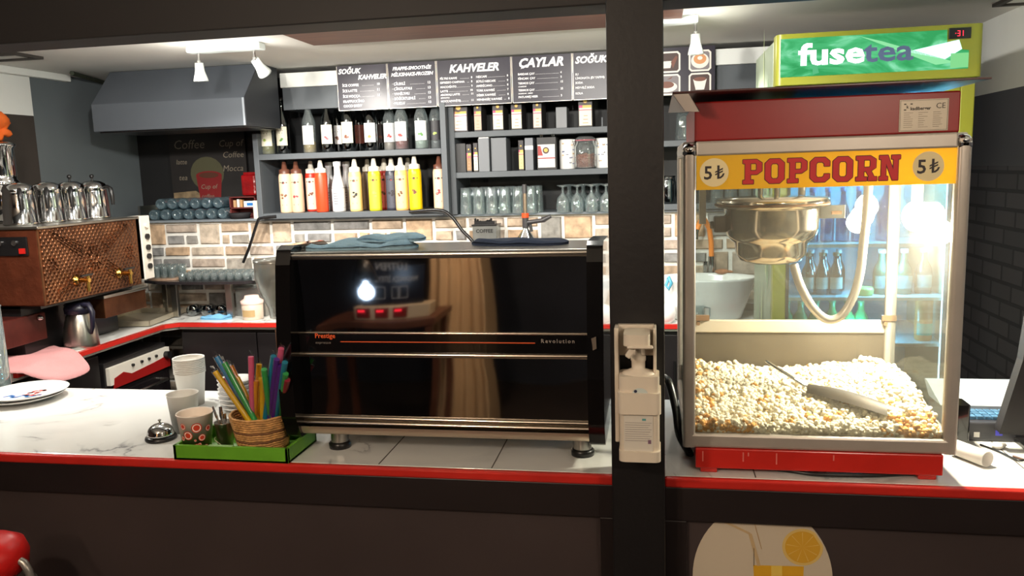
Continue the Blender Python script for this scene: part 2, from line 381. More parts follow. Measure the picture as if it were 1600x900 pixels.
# ================================================================ track lights
def track(cx, cy, heads, label, L_=.34, col=NEUT, group=None):
    """heads: (dx, aim point, watts, spot angle)"""
    r = thing('track_light', label, 'ceiling light', (cx, cy, CZ))
    MB().box(cx-L_/2, cx+L_/2, cy-.03, cy+.03, CZ-.028, CZ).build('mounting_bar', m_wpaint, r, bevel=.004)
    for dx, aim, pw, ang in heads:
        px_ = cx+dx; top = Vector((px_, cy, CZ-.028)); jn = top-Vector((0, 0, .04))
        d = (Vector(aim)-jn).normalized(); q = d.to_track_quat('Z', 'Y').to_matrix()
        MB().cyl(top, jn, .006, n=10).ball(jn, .011, 10).build('stem', m_chrome, r)
        h = MB().lathe([(.001, 0), (.018, .001), (.02, .035), (.03, .07), (.031, .078), (.027, .078), (.018, .05)], jn, 20, M_=q)
        hd = h.build('spot_head', m_wpaint, r)
        bb = MB().lathe([(0, .058), (.024, .058)], jn, 16, M_=q)
        bb.build('bulb', m_lampface, hd)
        lp = jn+d*.085
        lamp('spot_spill', 'POINT', jn-Vector((0, .06, .07)), pw*.035, col, .03, parent=r)
        lamp('spot_beam', 'SPOT', lp, pw, col, .022, lp+d, ang, .7, parent=r)
    return r
m_wpaint = M('white_lamp_metal', (190, 196, 194), .35)
m_lampface = glow('lamp_face', (255, 246, 226), 6.0)
c = G(352, 70, CZ)
track(c.x, c.y, [(-.13, (c.x-.13, c.y+.15, 0), 36, 150), (.13, (c.x+.45, 4.15, 1.2), 44, 120)], 'white ceiling track light with two heads before the extractor hood')
c2 = G(1062, 26, CZ)
track(c2.x-.1, c2.y, [(.16, (c2.x+.1, c2.y+.1, 0), 40, 150)], 'white ceiling track light with one head right of the black pillar')
track(-1.45, 2.22, [(-.12, (-2.1, 3.2, .8), 58, 150), (.12, (-1.0, 4.2, 1.3), 54, 120)], 'white ceiling track light behind the beam, over the bell and cups')
track(-2.3, 2.15, [(-.12, (-2.1, 2.05, 1), 36, 140), (.12, (-1.6, 3.6, 1.4), 46, 140)], 'white ceiling track light behind the beam, over the painted plates')
track(-.35, 2.22, [(-.12, (-.7, 4.2, 1.3), 62, 120), (.12, (.25, 4.2, 1.0), 60, 120)], 'white ceiling track light behind the beam, next to the pillar')
# guest room: unseen warm fill lamps added, one cool lamp mirrored in the steel
def pendant(p, pw, col, label, kind_big=True):
    r = thing('fill_and_mirrored_lamp', label, 'lamp', p); p = Vector(p)
    MB().cyl(p+Vector((0, 0, .09)), (p.x, p.y, CZ), .003, n=8).build('cord', m_dark, r)
    MB().lathe([(.015, .09), (.03, .08), (.07, 0), (.066, 0), (.02, .07)], p, 20).build('lamp_shade', m_dark, r)
    MB().ball(p+Vector((0, 0, -.012)), .022 if kind_big else .011, 12).build('bulb', glow('bulb_'+label[:5], col, 25), r)
    lamp('fill_and_mirrored_glow', 'POINT', p-Vector((0, 0, .06)), pw, col, .04, parent=r)
pendant((-.9, .1, 2.08), 32, (255, 234, 210), 'warm pendant lamp in the guest room near the pillar')
pendant((-.95, -.62, 2.03), 26, (255, 226, 196), 'warm pendant lamp in the guest room before the beige column')
pendant((.8, -.1, 2.05), 26, (255, 234, 210), 'warm pendant lamp in the guest room at the right')
q = A(566, 436, 3.94); pendant((q.x, 3.44-3.94, q.z), 1.0, (190, 220, 255), 'cool white little lamp mirrored in the coffee machine', False)

# ================================================================ shelf units
def unit(label, x0, x1, zs, topL, topR, y0=4.15, y1=4.49, zb=ZL):
    r = thing('wall_shelf', label, 'shelf', ((x0+x1)/2, y1, zb)); t = .03
    for a, b, zt in ((x0, x0+t, topL), (x1-t, x1, topR)): MB().box(a, b, y0, y1, zb, zt).build('side_panel', m_grey, r, bevel=.002)
    for z in zs: MB().box(x0+t, x1-t, y0, y1, z-t, z).build('shelf_board', m_grey, r, bevel=.002)
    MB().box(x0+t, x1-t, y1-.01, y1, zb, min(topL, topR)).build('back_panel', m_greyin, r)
UX0, UX1 = -2.14, -1.065
unit('grey wall shelf with syrup and sauce bottles', UX0, UX1, (ZL+.03, 1.768), 1.88, 1.998, y0=4.1)
unit('grey wall shelf with coffee boxes, jars and glasses', UX1+.001, -.17, (1.640, 1.848), 1.998, 1.998, zb=ZL+.001)
unit('grey wall shelf right of the black pillar behind the popcorn machine', -.168, .56, (ZL+.03, 1.765), 1.998, 1.998)
S1, S2, S3, S4 = ZL+.03, 1.768, 1.848, 1.640
# ================================================================ menu boards
m_board = M('menu_purple', (38, 33, 46), .34, var=.12, vs=3, spec=.35)
m_ink = M('menu_white', (238, 236, 240), .5)
def board(px0, px1, label, title, lines, cols=None, ty=None, yb=(1.978, 2.206), more=None):
    x0, x1 = A(px0, 130, 4.11).x, A(px1, 130, 4.11).x; z0, z1 = yb; x0 += .002; x1 -= .002
    r = thing('menu_board', label, 'menu', ((x0+x1)/2, 4.11, z0), group='chalk style menu boards')
    MB().box(x0, x1, 4.105, 4.113, z0, z1).build('panel', m_board, r)
    fr = MB(); t = .0025
    fr.box(x0, x1, 4.1035, 4.105, z0, z0+t).box(x0, x0+t, 4.1035, 4.105, z0, z1).box(x1-t, x1, 4.1035, 4.105, z0, z1)
    fr.build('edge_strip', m_alu, r)
    U, V = (1, 0, 0), (0, 0, 1); y = 4.1035; mb = MB()
    for s, fx, fz, size, al in title: mb.text(s, (x0+(x1-x0)*fx, y, z1-fz), U, V, size*1.04, 0, .04, al, shear=.25, space=1.0)
    mb.build('title_lettering', m_ink, r)
    w = x1-x0
    for half in (0, 1):
        mb = MB()
        for s, price, fx0, fx1, fz, size in lines:
            if (fx0 >= .5) != bool(half): continue
            mb.text(s, (x0+w*fx0, y, z1-fz), U, V, size*1.06, 0, .022, space=.95)
            if price:
                mb.text(price, (x0+w*fx1, y, z1-fz), U, V, size*1.06, 0, .022, 'RIGHT')
                a = x0+w*fx0+len(s)*size*.66; b = x0+w*fx1-len(price)*size*.75
                for k in range(max(0, int((b-a)/.006))): mb.box(a+k*.006, a+k*.006+.002, y-.0003, y, z1-fz, z1-fz+.002)
        if mb.v: mb.build('price_list', m_ink, r)
    return r, x0, x1, z0, z1
sz = .0165
board(527, 606.5, 'menu board headed SOĞUK KAHVELER, leftmost over the syrups', [('SOĞUK', .03, .04, .034, 'LEFT'), ('KAHVELER', .98, .072, .031, 'RIGHT')],
      [('İCE COFFEE', '10', .1, .85, .105, sz), ('İCE LATTE', '11', .1, .85, .133, sz), ('İCE MOÇÇA', '11', .1, .85, .161, sz), ('FRAPPUCCİNO', '', .1, .85, .187, sz), ('COCO BREW', '', .1, .85, .21, sz)])
board(606.5, 683, 'menu board headed FRAPPE-SMOOTHİE MİLKSHAKE-FROZEN', [('FRAPPE-SMOOTHİE', .5, .036, .0225, 'CENTER'), ('MİLKSHAKE-FROZEN', .5, .066, .0225, 'CENTER')],
      [('· ÇİLEKLİ', '13', .08, .88, .11, sz), ('· ÇİKOLATALI', '13', .08, .88, .135, sz), ('· VANİLYALI', '13', .08, .88, .16, sz), ('· BÖĞÜRTLENLİ', '13', .08, .88, .185, sz), ('· MUZLU', '13', .08, .88, .208, sz)])
s2 = .0135
board(683, 800, 'menu board headed KAHVELER, two columns of coffees', [('KAHVELER', .5, .062, .052, 'CENTER')],
      [('FİLTRE KAHVE', '8', .04, .48, .095, s2), ('ESPRESSO CAMPANA', '8', .04, .48, .115, s2), ('MACCHİATO', '9', .04, .48, .137, s2), ('LATTE', '10', .04, .48, .158, s2), ('AROMALI LATTE', '11', .04, .49, .176, s2), ('ÇİKOLATALI', '', .04, .5, .189, .008), ('MOCCA(WHİTE)', '11', .04, .49, .208, s2),
       ('NESCAFE', '8', .53, .96, .095, s2), ('SÜTLÜ NESCAFE', '9', .53, .96, .118, s2), ('AMERİCANO', '8', .53, .96, .14, s2), ('TÜRK KAHVESİ', '7', .53, .96, .163, s2), ('DİBEK KAHVESİ', '8', .53, .96, .186, s2), ('MENENGİÇ KAHVESİ', '8', .53, .97, .208, s2)])
board(800, 895, 'menu board headed ÇAYLAR, list of teas', [('ÇAYLAR', .48, .055, .058, 'CENTER')],
      [('BARDAK ÇAY', '4', .1, .83, .093, s2), ('FİNCAN  ÇAY', '5', .1, .83, .115, s2), ('TERMOS ÇAY', '15', .1, .85, .138, s2), ('10 BARDAK', '', .1, .8, .152, .008), ('TERMOS ÇAY', '25', .1, .85, .172, s2), ('20 BARDAK - DEMLİ', '', .1, .8, .186, .008), ('PATLAMIŞ MISIR', '5', .1, .83, .205, s2)])
board(895, 985, 'menu board headed SOĞUK, partly hidden by the pillar', [('SOĞUK', .04, .05, .044, 'LEFT')],
      [('SU', '', .04, .9, .108, s2), ('LİMONATA (EV YAPIMI)', '', .04, .9, .127, s2), ('SODA', '', .04, .9, .149, s2), ('MEYVELİ SODA', '', .04, .9, .173, s2), ('KOLA', '', .04, .9, .2, s2)])
# picture board right of the pillar
x0, x1 = A(985, 130, 4.11).x+.002, A(1117, 130, 4.11).x; z0, z1 = 1.985, 2.206
r = thing('picture_board', 'purple board with framed coffee photos right of the pillar', 'menu', ((x0+x1)/2, 4.11, z0))
MB().box(x0, x1, 4.105, 4.113, z0, z1).build('panel', m_board, r)
U, V = Vector((1, 0, 0)), Vector((0, 0, 1))
m_ph = [M('photo_dark', (62, 40, 36), .5), M('photo_cup', (226, 220, 212), .5), M('photo_latte', (204, 140, 90), .5), M('photo_grey', (120, 112, 116), .5), M('photo_coffee', (110, 62, 46), .5)]
def octo(w, h, c): return [(c, 0), (w-c, 0), (w, c), (w, h-c), (w-c, h), (c, h), (0, h-c), (0, c)]
def disc(cx, cy, rx, ry=None, n=20): ry = ry or rx; return [(cx+rx*math.cos(2*PI*i/n), cy+ry*math.sin(2*PI*i/n)) for i in range(n)]
for col_, (a, b) in enumerate(((A(1010, 130, 4.11).x, A(1063, 130, 4.11).x), (A(1076, 130, 4.11).x, A(1111, 130, 4.11).x))):
    for row in range(2):
        w = b-a; h = .1; zb = z1-.118-row*.107; w_ = min(w, .13); a_ = b-w_
        ph = MB().flat(octo(w_, h, .012), (a_, 4.1045, zb), U, V, 1)
        ph.flat(octo(w_-.016, h-.016, .008), (a_+.008, 4.104, zb+.008), U, V, (0, 3)[(col_+row) % 2 if col_ else row])
        cx, cz = a_+w_/2, zb+h/2
        if (col_, row) == (1, 0): ph.flat(disc(0, 0, .042, .036), (cx, 4.1036, cz), U, V, 1).flat(disc(0, .008, .03, .024), (cx, 4.1033, cz), U, V, 2).flat(disc(0, .012, .012, .009), (cx, 4.103, cz), U, V, 1)
        elif (col_, row) == (0, 0): ph.flat([(-.025, .005), (.025, .005), (.018, -.028), (-.018, -.028)], (cx, 4.1036, cz), U, V, 1).flat([(.02, 0), (.045, .03), (.052, .02), (.03, -.03)], (cx, 4.1036, cz), U, V, 4)
        elif (col_, row) == (1, 1): ph.flat(disc(0, .02, .03, .01), (cx, 4.1034, cz), U, V, 4).flat([(-.032, .02), (.032, .02), (.02, -.03), (-.02, -.03)], (cx, 4.1036, cz), U, V, 1)
        else: ph.flat(disc(0, -.01, .05, .025), (cx, 4.1036, cz), U, V, 1).flat(disc(0, 0, .035, .016), (cx, 4.1034, cz), U, V, 4).flat([(0, .025), (.03, .04), (.02, .028)], (cx, 4.1034, cz), U, V, 4)
        ph.build('photo', m_ph, r)
# ================================================================ extractor hood
hx0, hx1 = -2.80, -1.97; HY = S(384, 193, hx1).y
r = thing('extractor_hood', 'dark grey extractor hood with sloping top over the back corner', 'hood', (hx0, HY, 1.9))
poly = [(HY, 1.9), (HY, 2.035), (HY+.17, CZ-.002), (4.09, CZ-.002), (4.09, 1.9)]
MB().prism(poly, (hx0, 0, 0), (0, 1, 0), (0, 0, 1), (hx1-hx0, 0, 0)).build('canopy', m_hood, r, bevel=.003)
MB().box(hx0+.02, hx1-.02, HY+.02, 4.08, 1.893, 1.9).build('filter', m_dark, r)
MB().prism([(y+(.001 if y < 4 else 0), z) for y, z in poly], (hx1, 0, 0), (0, 1, 0), (0, 0, 1), (.004, 0, 0)).build('dark_end', M('hood_dark', (40, 42, 47), .5), r, label='dark right end of the hood')  # right end is drawn darker than the rest of the hood
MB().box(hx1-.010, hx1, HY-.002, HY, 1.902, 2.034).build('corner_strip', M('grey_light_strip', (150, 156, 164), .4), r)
g0, g1 = G(112, 113, CZ-.01), G(162, 128, CZ-.01)
mb = MB().cyl((g0.x, g0.y, CZ-.014), (g1.x, g1.y, CZ-.014), .012, n=6, smooth=False)
mb.build('ceiling_strip', M('dark_green_strip', (48, 54, 40), .7, var=.4, vs=20), at=(-2.8, 3.6, CZ), label='short dark strip on the ceiling by the hood corner', cat='strip')
# ================================================================ espresso machine
Ym = 1.72
def zm(py, px=700, Y=Ym): return A(px, py, Y).z
ex0, ex1 = -.855, -.112
r = thing('espresso_machine', 'large black and polished steel coffee machine turned back to front', 'coffee machine', ((ex0+ex1)/2, 1.95, 1.0))
xi0, xi1 = ex0+.035, ex1-.035
side = [(1.70, 1.045), (1.675, 1.10), (1.672, 1.2), (1.688, 1.36), (1.70, 1.45), (1.712, 1.482), (1.735, 1.492), (1.90, 1.488), (1.94, 1.47), (2.10, 1.38), (2.14, 1.1), (2.12, 1.045)]
m_gloss = M('gloss_black', (16, 14, 14), .12, coat=.5)
for a in (ex0, ex1-.035): MB().prism(side, (a, 0, 0), (0, 1, 0), (0, 0, 1), (.035, 0, 0)).build('side_panel', m_gloss, r, bevel=.006, seg=3)
MB().prism([(1.75, 1.06), (1.75, 1.468), (1.93, 1.468), (2.09, 1.375), (2.11, 1.06)], (xi0, 0, 0), (0, 1, 0), (0, 0, 1), (xi1-xi0, 0, 0)).build('body', m_dark, r)
z_top, z_a, z_b, z_c, z_d, z_e = 1.478, 1.462, 1.285, 1.245, 1.075, 1.047
def curved_panel(z0, z1, bow, y, n=8, wav=0):
    mb = MB(); vs = []; nx = 40
    for i in range(nx+1):
        for k in range(n+1):
            u, v = i/nx, k/n; x = xi0+(xi1-xi0)*u
            w = wav*(math.sin(u*9.5+1.2*math.sin(v*3+u*4))*.5+math.sin(u*4.1+v*2.2)*.5)
            vs.append((x, y-bow*math.sin(v*PI)+w, z0+(z1-z0)*v))
    return mb.add(vs, [(i*(n+1)+k, (i+1)*(n+1)+k, (i+1)*(n+1)+k+1, i*(n+1)+k+1) for i in range(nx) for k in range(n)], 0, True)
curved_panel(z_b+.004, z_a, .0, 1.722, wav=.0006).build('upper_panel', m_mir, r)
curved_panel(z_d+.012, z_c-.012, .0, 1.722, wav=.0006).build('lower_panel', m_mir, r)
MB().box(xi0, xi1, 1.72, 1.76, z_c-.004, z_b+.004).build('name_band', m_gloss, r)
MB().cyl((xi0, 1.722, z_top-.01), (xi1, 1.722, z_top-.01), .009, n=14).box(xi0, xi1, 1.722, 1.93, z_top-.012, z_top-.002).build('top_rail', m_steel, r)
MB().cyl((xi0, 1.72, z_c-.006), (xi1, 1.72, z_c-.006), .006, n=12).cyl((xi0, 1.72, z_d+.012), (xi1, 1.72, z_d+.012), .006, n=12).cyl((xi0, 1.718, z_d), (xi1, 1.718, z_d), .006, n=12).cyl((xi0, 1.722, z_b+.004), (xi1, 1.722, z_b+.004), .003, n=8).build('chrome_moulding', M('warm_steel', (196, 184, 168), .2, 1.), r)
mb = MB(); vs = []; nn = 8
for k in range(nn+1):
    a = k/nn*PI/2; vs += [(xi0, 1.70+.02*(1-math.cos(a*1.0))*1.2-.0, z_d-.004-(z_d-z_e-.004)*math.sin(a)), (xi1, 1.70+.02*(1-math.cos(a))*1.2, z_d-.004-(z_d-z_e-.004)*math.sin(a))]
mb.add(vs, [(2*k, 2*k+1, 2*k+3, 2*k+2) for k in range(nn)], 0, True).box(xi0, xi1, 1.724, 2.1, z_e, z_e+.006)
mb.build('drip_cover', M('warm_brushed', (214, 196, 174), .42, .9), r)
m_or = M('orange_print', (236, 96, 44), .4); m_gr = M('grey_print', (150, 140, 132), .4)
U, V = Vector((1, 0, 0)), Vector((0, 0, 1))
mb = MB().text('Prestige', (A(492, 528, 1.719).x, 1.719, A(500, 528, 1.719).z), U, V, .0155, 0, .02).text('espresso', (A(493, 537, 1.719).x, 1.719, A(500, 537, 1.719).z), U, V, .0085, 1, .0, space=1.25)
mb.text('Revolution', (A(898, 536, 1.719).x, 1.719, A(868, 536, 1.719).z), U, V, .0125, 1, .015, 'RIGHT', space=1.35)
za = A(680, 535, 1.719).z; mb.box(A(532, 535, 1.719).x, A(836, 535, 1.719).x, 1.7185, 1.72, za-.001, za+.001, 0)
mb.build('lettering', [m_or, m_gr], r)
for fx in (A(520, 700, 1.72).x, A(910, 700, 1.76).x):
    for fy in (1.765, 2.05):
        f = MB().cyl((fx, fy, 1.006), (fx, fy, 1.05), .021, n=20).build('foot', m_steel, r)
        MB().lathe([(.0, 0), (.026, 0), (.027, .012), (.022, .016), (0, .016)], (fx, fy, 1.0), 20).build('rubber_pad', m_dark, f)
mb = MB().flat([(0, 0), (.008, .004), (.007, .03), (-.003, .026), (-.001, .012)], (ex1-.022, 1.669, 1.265), U, V)
mb.build('worn_patch', M('worn_paint', (120, 108, 96), .7), r)
# cloths on the machine
def cloth(name, mat, outline, z, label, cat, amp=.006, th=.004, seed=1, drape=None, fr=14):
    """outline: list of (x, y) loops; a rumpled sheet"""
    xs = [p[0] for p in outline]; ys = [p[1] for p in outline]; cx, cy = sum(xs)/len(xs), sum(ys)/len(ys)
    rings = 10; n = len(outline); vs = []; fs = []
    for side_ in (0, 1):
        b = len(vs)
        for i in range(rings+1):
            t = i/rings
            for px_, py_ in outline:
                x, y = cx+(px_-cx)*t, cy+(py_-cy)*t
                h = (noise.noise(Vector((x*fr, y*fr, seed)))+.6)*amp*(1.0 if t < .95 else .5)
                if h < 0: h = 0
                zz = z+h+(th if side_ == 0 else 0.0)*(1 if t < 1 else .5)
                if side_ == 1: zz = z if not drape else z+h
                if drape: zz += drape(x, y)
                vs.append((x, y, zz))
        for i in range(rings):
            for k in range(n):
                a, c2 = b+i*n+k, b+i*n+(k+1) % n
                q = (a, c2, c2+n, a+n); fs.append(q if side_ else q[::-1])
    off = (rings+1)*n
    for k in range(n):
        a = rings*n+k; c2 = rings*n+(k+1) % n; fs.append((a, c2, c2+off, a+off))
    mb = MB().add(vs, fs, 0, True)
    return mb.build(name, mat, at=(cx, cy, z), label=label, cat=cat)
def loop(pts, n=48, sm=.5):
    """resample a closed outline"""
    P = [Vector((p[0], p[1])) for p in pts]; out = []; m = len(P)
    for i in range(m):
        for t in range(max(1, n//m)):
            s = t/max(1, n//m); p0, p1, p2, p3 = P[i-1], P[i], P[(i+1) % m], P[(i+2) % m]
            out.append(tuple(.5*((2*p1)+(p2-p0)*s+(2*p0-5*p1+4*p2-p3)*s*s+(3*p1-p0-3*p2+p3)*s**3)))
    return out
m_bcloth = M('blue_cloth', (150, 186, 206), .9, var=.12, vs=20, bump=.4, bs=150)
zt = 1.476
cloth('cleaning_cloth', m_bcloth, loop([(-.80, 1.76), (-.68, 1.765), (-.58, 1.76), (-.55, 1.82), (-.62, 1.89), (-.74, 1.87), (-.80, 1.81)]), zt, 'pale blue cloth lying rumpled on top of the coffee machine', 'cloth', amp=.016, seed=3, fr=16)
cloth('cleaning_cloth', m_bcloth, loop([(-.70, 1.82), (-.56, 1.79), (-.54, 1.85), (-.6, 1.90), (-.68, 1.88)]), zt+.014, 'folded blue cloth piece on the rumpled blue cloth', 'cloth', amp=.014, seed=9, fr=18)
cloth('dark_cloth', M('navy_cloth', (44, 58, 84), .9, var=.2), loop([(-.40, 1.82), (-.24, 1.80), (-.2, 1.85), (-.27, 1.9), (-.42, 1.88)]), zt, 'dark blue cloth flat on the machine, right side', 'cloth', amp=.012, seed=5)
# ================================================================ pillar sanitizer dispenser
Yp = 1.58
def dx(px, Y=1.5): return A(px, 620, Y).x
r = thing('sanitizer_dispenser', 'white elbow pump sanitizer dispenser fixed to the black pillar', 'dispenser', (dx(997), Yp, 1.1))
m_cream = M('cream_plastic', (214, 202, 184), .38)
z = lambda py: A(997, py, 1.5).z
x0, x1 = dx(962, 1.56), dx(1026, 1.56)
MB().box(x0, x1, 1.565, 1.58, z(568), z(518)).box(x0, x0+.008, 1.53, 1.58, z(700), z(518)).box(x1-.006, x1, 1.53, 1.58, z(700), z(518)).build('bracket', m_cream, r, bevel=.002)
def rbox(x0, x1, y0, y1, z0, z1, rr=.012, mb=None):
    poly = []
    for cx, cy, a in ((x1-rr, y0+rr, -90), (x1-rr, y1-rr, 0), (x0+rr, y1-rr, 90), (x0+rr, y0+rr, 180)):
        for k in range(5): t = math.radians(a+k*22.5); poly.append((cx+rr*math.cos(t), cy+rr*math.sin(t)))
    return (mb or MB()).prism(poly, (0, 0, z0), (1, 0, 0), (0, 1, 0), (0, 0, z1-z0), smooth=True)
bx0, bx1 = dx(965), dx(1033)
rbox(bx0+.002, bx1-.003, 1.505, 1.565, z(716), z(590)).build('bottle', m_cream, r, bevel=.006, seg=3)
mb = MB(); mb.lathe([(.033, 0), (.03, .006), (.013, .012), (.013, .026), (.0145, .028), (.0145, .036), (.006, .038), (.005, .06)], ((bx0+bx1)/2-.002, 1.535, z(592)), 24, sy=.8)
mb.build('pump_neck', m_cream, r)
rbox(dx(975), dx(1016), 1.49, 1.56, z(540), z(522), .012).box(dx(981), dx(1021), 1.485, 1.5, z(543), z(539)).box(dx(981), dx(990), 1.495, 1.51, z(560), z(543), rot=(0, .6, 0)).build('elbow_lever', m_cream, r, bevel=.003)
rbox(bx0, bx1, 1.498, 1.57, z(648), z(615), .012).build('holder_band', m_cream, r, bevel=.003)
rbox(bx0+.001, bx1-.001, 1.498, 1.57, z(722), z(706), .012).build('holder_foot', m_cream, r, bevel=.003)
mb = MB().box(dx(974), dx(1020), 1.5035, 1.505, z(706), z(650), 0)
for k in range(9):
    zz = z(662)-k*.0037*1.2; mb.box(dx(976), dx(1018)-.003*(k % 3), 1.503, 1.5035, zz, zz+.0012, 1)
mb.box(dx(1003), dx(1009), 1.503, 1.5035, z(658), z(655), 2).box(dx(1012), dx(1017), 1.503, 1.5035, z(694), z(688), 3)
mb.build('label', [M('label_cream', (206, 200, 188), .5), M('label_grey', (164, 156, 150), .6), M('label_teal', (80, 150, 150), .5), M('label_mauve', (120, 90, 110), .5)], r)
mb = MB().flat(disc(0, 0, .015, .012, 24)[:13], (dx(1000), 1.504, z(617)), U, V, 0).flat(disc(0, .002, .003, .003), (dx(993), 1.5035, z(614)), U, V, 1)
mb.build('badge', [M('badge_pale', (190, 200, 196), .4), M('badge_navy', (40, 44, 70), .4)], r)

# ================================================================ green tray with cups, spoons, basket
a, b = G(272, 708, 1.0), G(451, 724, 1.0)
r = thing('green_tray', 'bright green painted wooden tray at the counter edge', 'tray', ((a.x+b.x)/2, 1.73, 1.0))
tx0, tx1, ty0, ty1, th_ = A(271, 708, 1.643).x, A(451, 724, 1.643).x, 1.643, 1.80, .036
m_green = M('green_paint', (98, 160, 40), .4, var=.14, vs=9); ta = .05
mb = MB().box(tx0, tx1, ty0, ty0+.008, 1.0, 1.0+th_).box(tx0, tx0+.008, ty0, ty1, 1.0, 1.0+th_).box(tx1-.008, tx1, ty0, ty1, 1.0, 1.0+th_).box(tx0, tx1, ty1-.008, ty1, 1.0, 1.0+th_)
mb.box(tx0, tx1, ty0, ty1, 1.0, 1.006); mb.build('tray_box', m_green, r, bevel=.001)
MB().box(tx0+.09, tx0+.15, ty0-.0006, ty0+.008, 1.0+th_, 1.0+th_+.0015).build('price_tape', M('pale_green', (170, 220, 150), .4), r)
# paper cups
def cup(c, h, r0, r1, mat, label, group=None, kind='paper cup', spots=None, fill=None, name='paper_cup'):
    t = thing(name, label, kind, c, group)
    w = .0008
    MB().lathe([(0, .002), (r0, .002), (r0, 0), (r1, h), (r1+.0018, h+.001), (r1+.001, h+.003), (r1-.001, h+.002), (r1-.0012, h-.002), (r0-.001, .004), (0, .004)], c, 32).build('cup', mat, t)
    if fill: MB().lathe([(0, h*.8), (r0+(r1-r0)*.8-.001, h*.8)], c, 24).build('coffee', fill, t)
    if spots:
        mb = MB(); c = Vector(c)
        for ang, hz, rad in spots:
            for rr, mi in ((rad, 0), (rad*.82, 1), (rad*.62, 0)):
                poly = []
                for k in range(20):
                    q = 2*PI*k/20; zz = min(max(hz+rr*math.sin(q), .003), h-.002); rc = r0+(r1-r0)*zz/h+.0006+(.0002*(rad-rr)/rad)
                    aa = math.radians(ang+36)+rr*math.cos(q)/rc
                    poly.append((c.x+rc*math.cos(aa), c.y+rc*math.sin(aa), c.z+zz))
                mb.add(poly, [tuple(range(20))[::-1]], mi)
        mb.build('dot_print', [M('print_orange', (206, 66, 40), .5), M('cup_cream', (244, 234, 222), .6)], t)
    return t
m_cup = M('cup_cream', (244, 234, 222), .6); m_cupw = M('cup_white', (230, 228, 222), .6)
sp = [(-125, .048, .011), (-75, .040, .0085), (-92, .066, .012), (-97, .018, .0085), (-60, .014, .007), (-50, .06, .008), (-110, .012, .004), (-85, .024, .004), (-140, .07, .008), (-100, .035, .003), (-135, .012, .007), (-150, .04, .006)]
cc = A(304, 655, 1.692); cup((cc.x, 1.695, 1.006), .092, .031, .0415, m_cup, 'cream paper cup printed with orange circles, in the tray', spots=sp, fill=M('milky_coffee', (196, 160, 130), .4))
cc = A(287, 640, 1.85); cup((cc.x, 1.85, 1.0), .098, .03, .039, m_cupw, 'plain white paper cup just behind the green tray')
# steel cup with spoons
cc = A(348, 660, 1.70)
t = thing('steel_cup', 'small steel cup between the dotted cup and basket', 'cup', (cc.x, 1.705, 1.006))
MB().lathe([(0, 0), (.017, 0), (.0225, .068), (.0235, .07), (.0215, .069), (.016, .003), (0, .003)], (cc.x, 1.705, 1.006), 28).build('cup', m_steel, t)
mb = MB().tube([(cc.x-.006+.009*math.sin(k*.7), 1.6835-.001*0, 1.012+k*.004) for k in range(9)], .0008, 6); mb.build('engraving', M('pale_line', (200, 190, 170), .5), t)
for i, (dxx, dyy, ll, al) in enumerate(((-.016, .0, .10, 'leftmost spoon in the steel cup'), (-.006, .006, .098, 'second spoon from the left in the steel cup'), (.004, -.004, .085, 'third spoon in the steel cup, shorter'), (.012, .006, .08, 'rightmost spoon in the steel cup'))):
    b0 = Vector((cc.x-dxx*.4, 1.705-dyy*.3, 1.012)); e0 = Vector((cc.x+dxx*1.6, 1.705+dyy, 1.012+ll))
    d = (e0-b0).normalized(); q = d.to_track_quat('Z', 'Y').to_matrix()
    mb = MB().tube([b0, b0+d*(ll*.6), b0+d*(ll*.8), e0], [.002, .002, .0055, .004], 8, flat=.35)
    mb.build('teaspoon', m_chrome, at=b0, label='steel '+al, cat='spoon', group='spoons in the steel cup')
# wicker basket
cc = A(409, 660, 1.722); bc = Vector((cc.x, 1.724, 1.006))
t = thing('wicker_basket', 'round woven wicker basket holding straws in the green tray', 'basket', bc)
mb = MB(); nrow = 16; bh = .084
for k in range(nrow):
    f = k/(nrow-1); rr = .054+.017*f; zz = .004+bh*f; pts = []
    n = 72
    pts = [(bc.x+(rr+.0012*(-1)**(i+k))*math.cos(2*PI*i/n), bc.y+(rr+.0012*(-1)**(i+k))*math.sin(2*PI*i/n), bc.z+zz+.0006*math.sin(i*.9)) for i in range(n+1)]
    mb.tube(pts, .0031, 6, 1 if k in (5, 9) else 0)
mb.lathe([(0, .003), (.052, .003), (.0685, bh)], bc, 36, 1)
mb.build('weave', [M('wicker', (196, 146, 88), .7, var=.35, vs=60), M('wicker_dark', (120, 80, 48), .8, var=.3, vs=50)], t)
cols_ = {'yellow': (250, 210, 40), 'pink': (240, 120, 160), 'blue': (60, 150, 200), 'green': (70, 190, 100), 'orange': (248, 176, 50), 'purple': (110, 50, 170), 'crimson': (180, 40, 70), 'cyan': (40, 160, 190), 'rose': (236, 90, 110)}
m_wrap = glass('clear_wrap', (254, 254, 254), .2, .2, edge=.14)
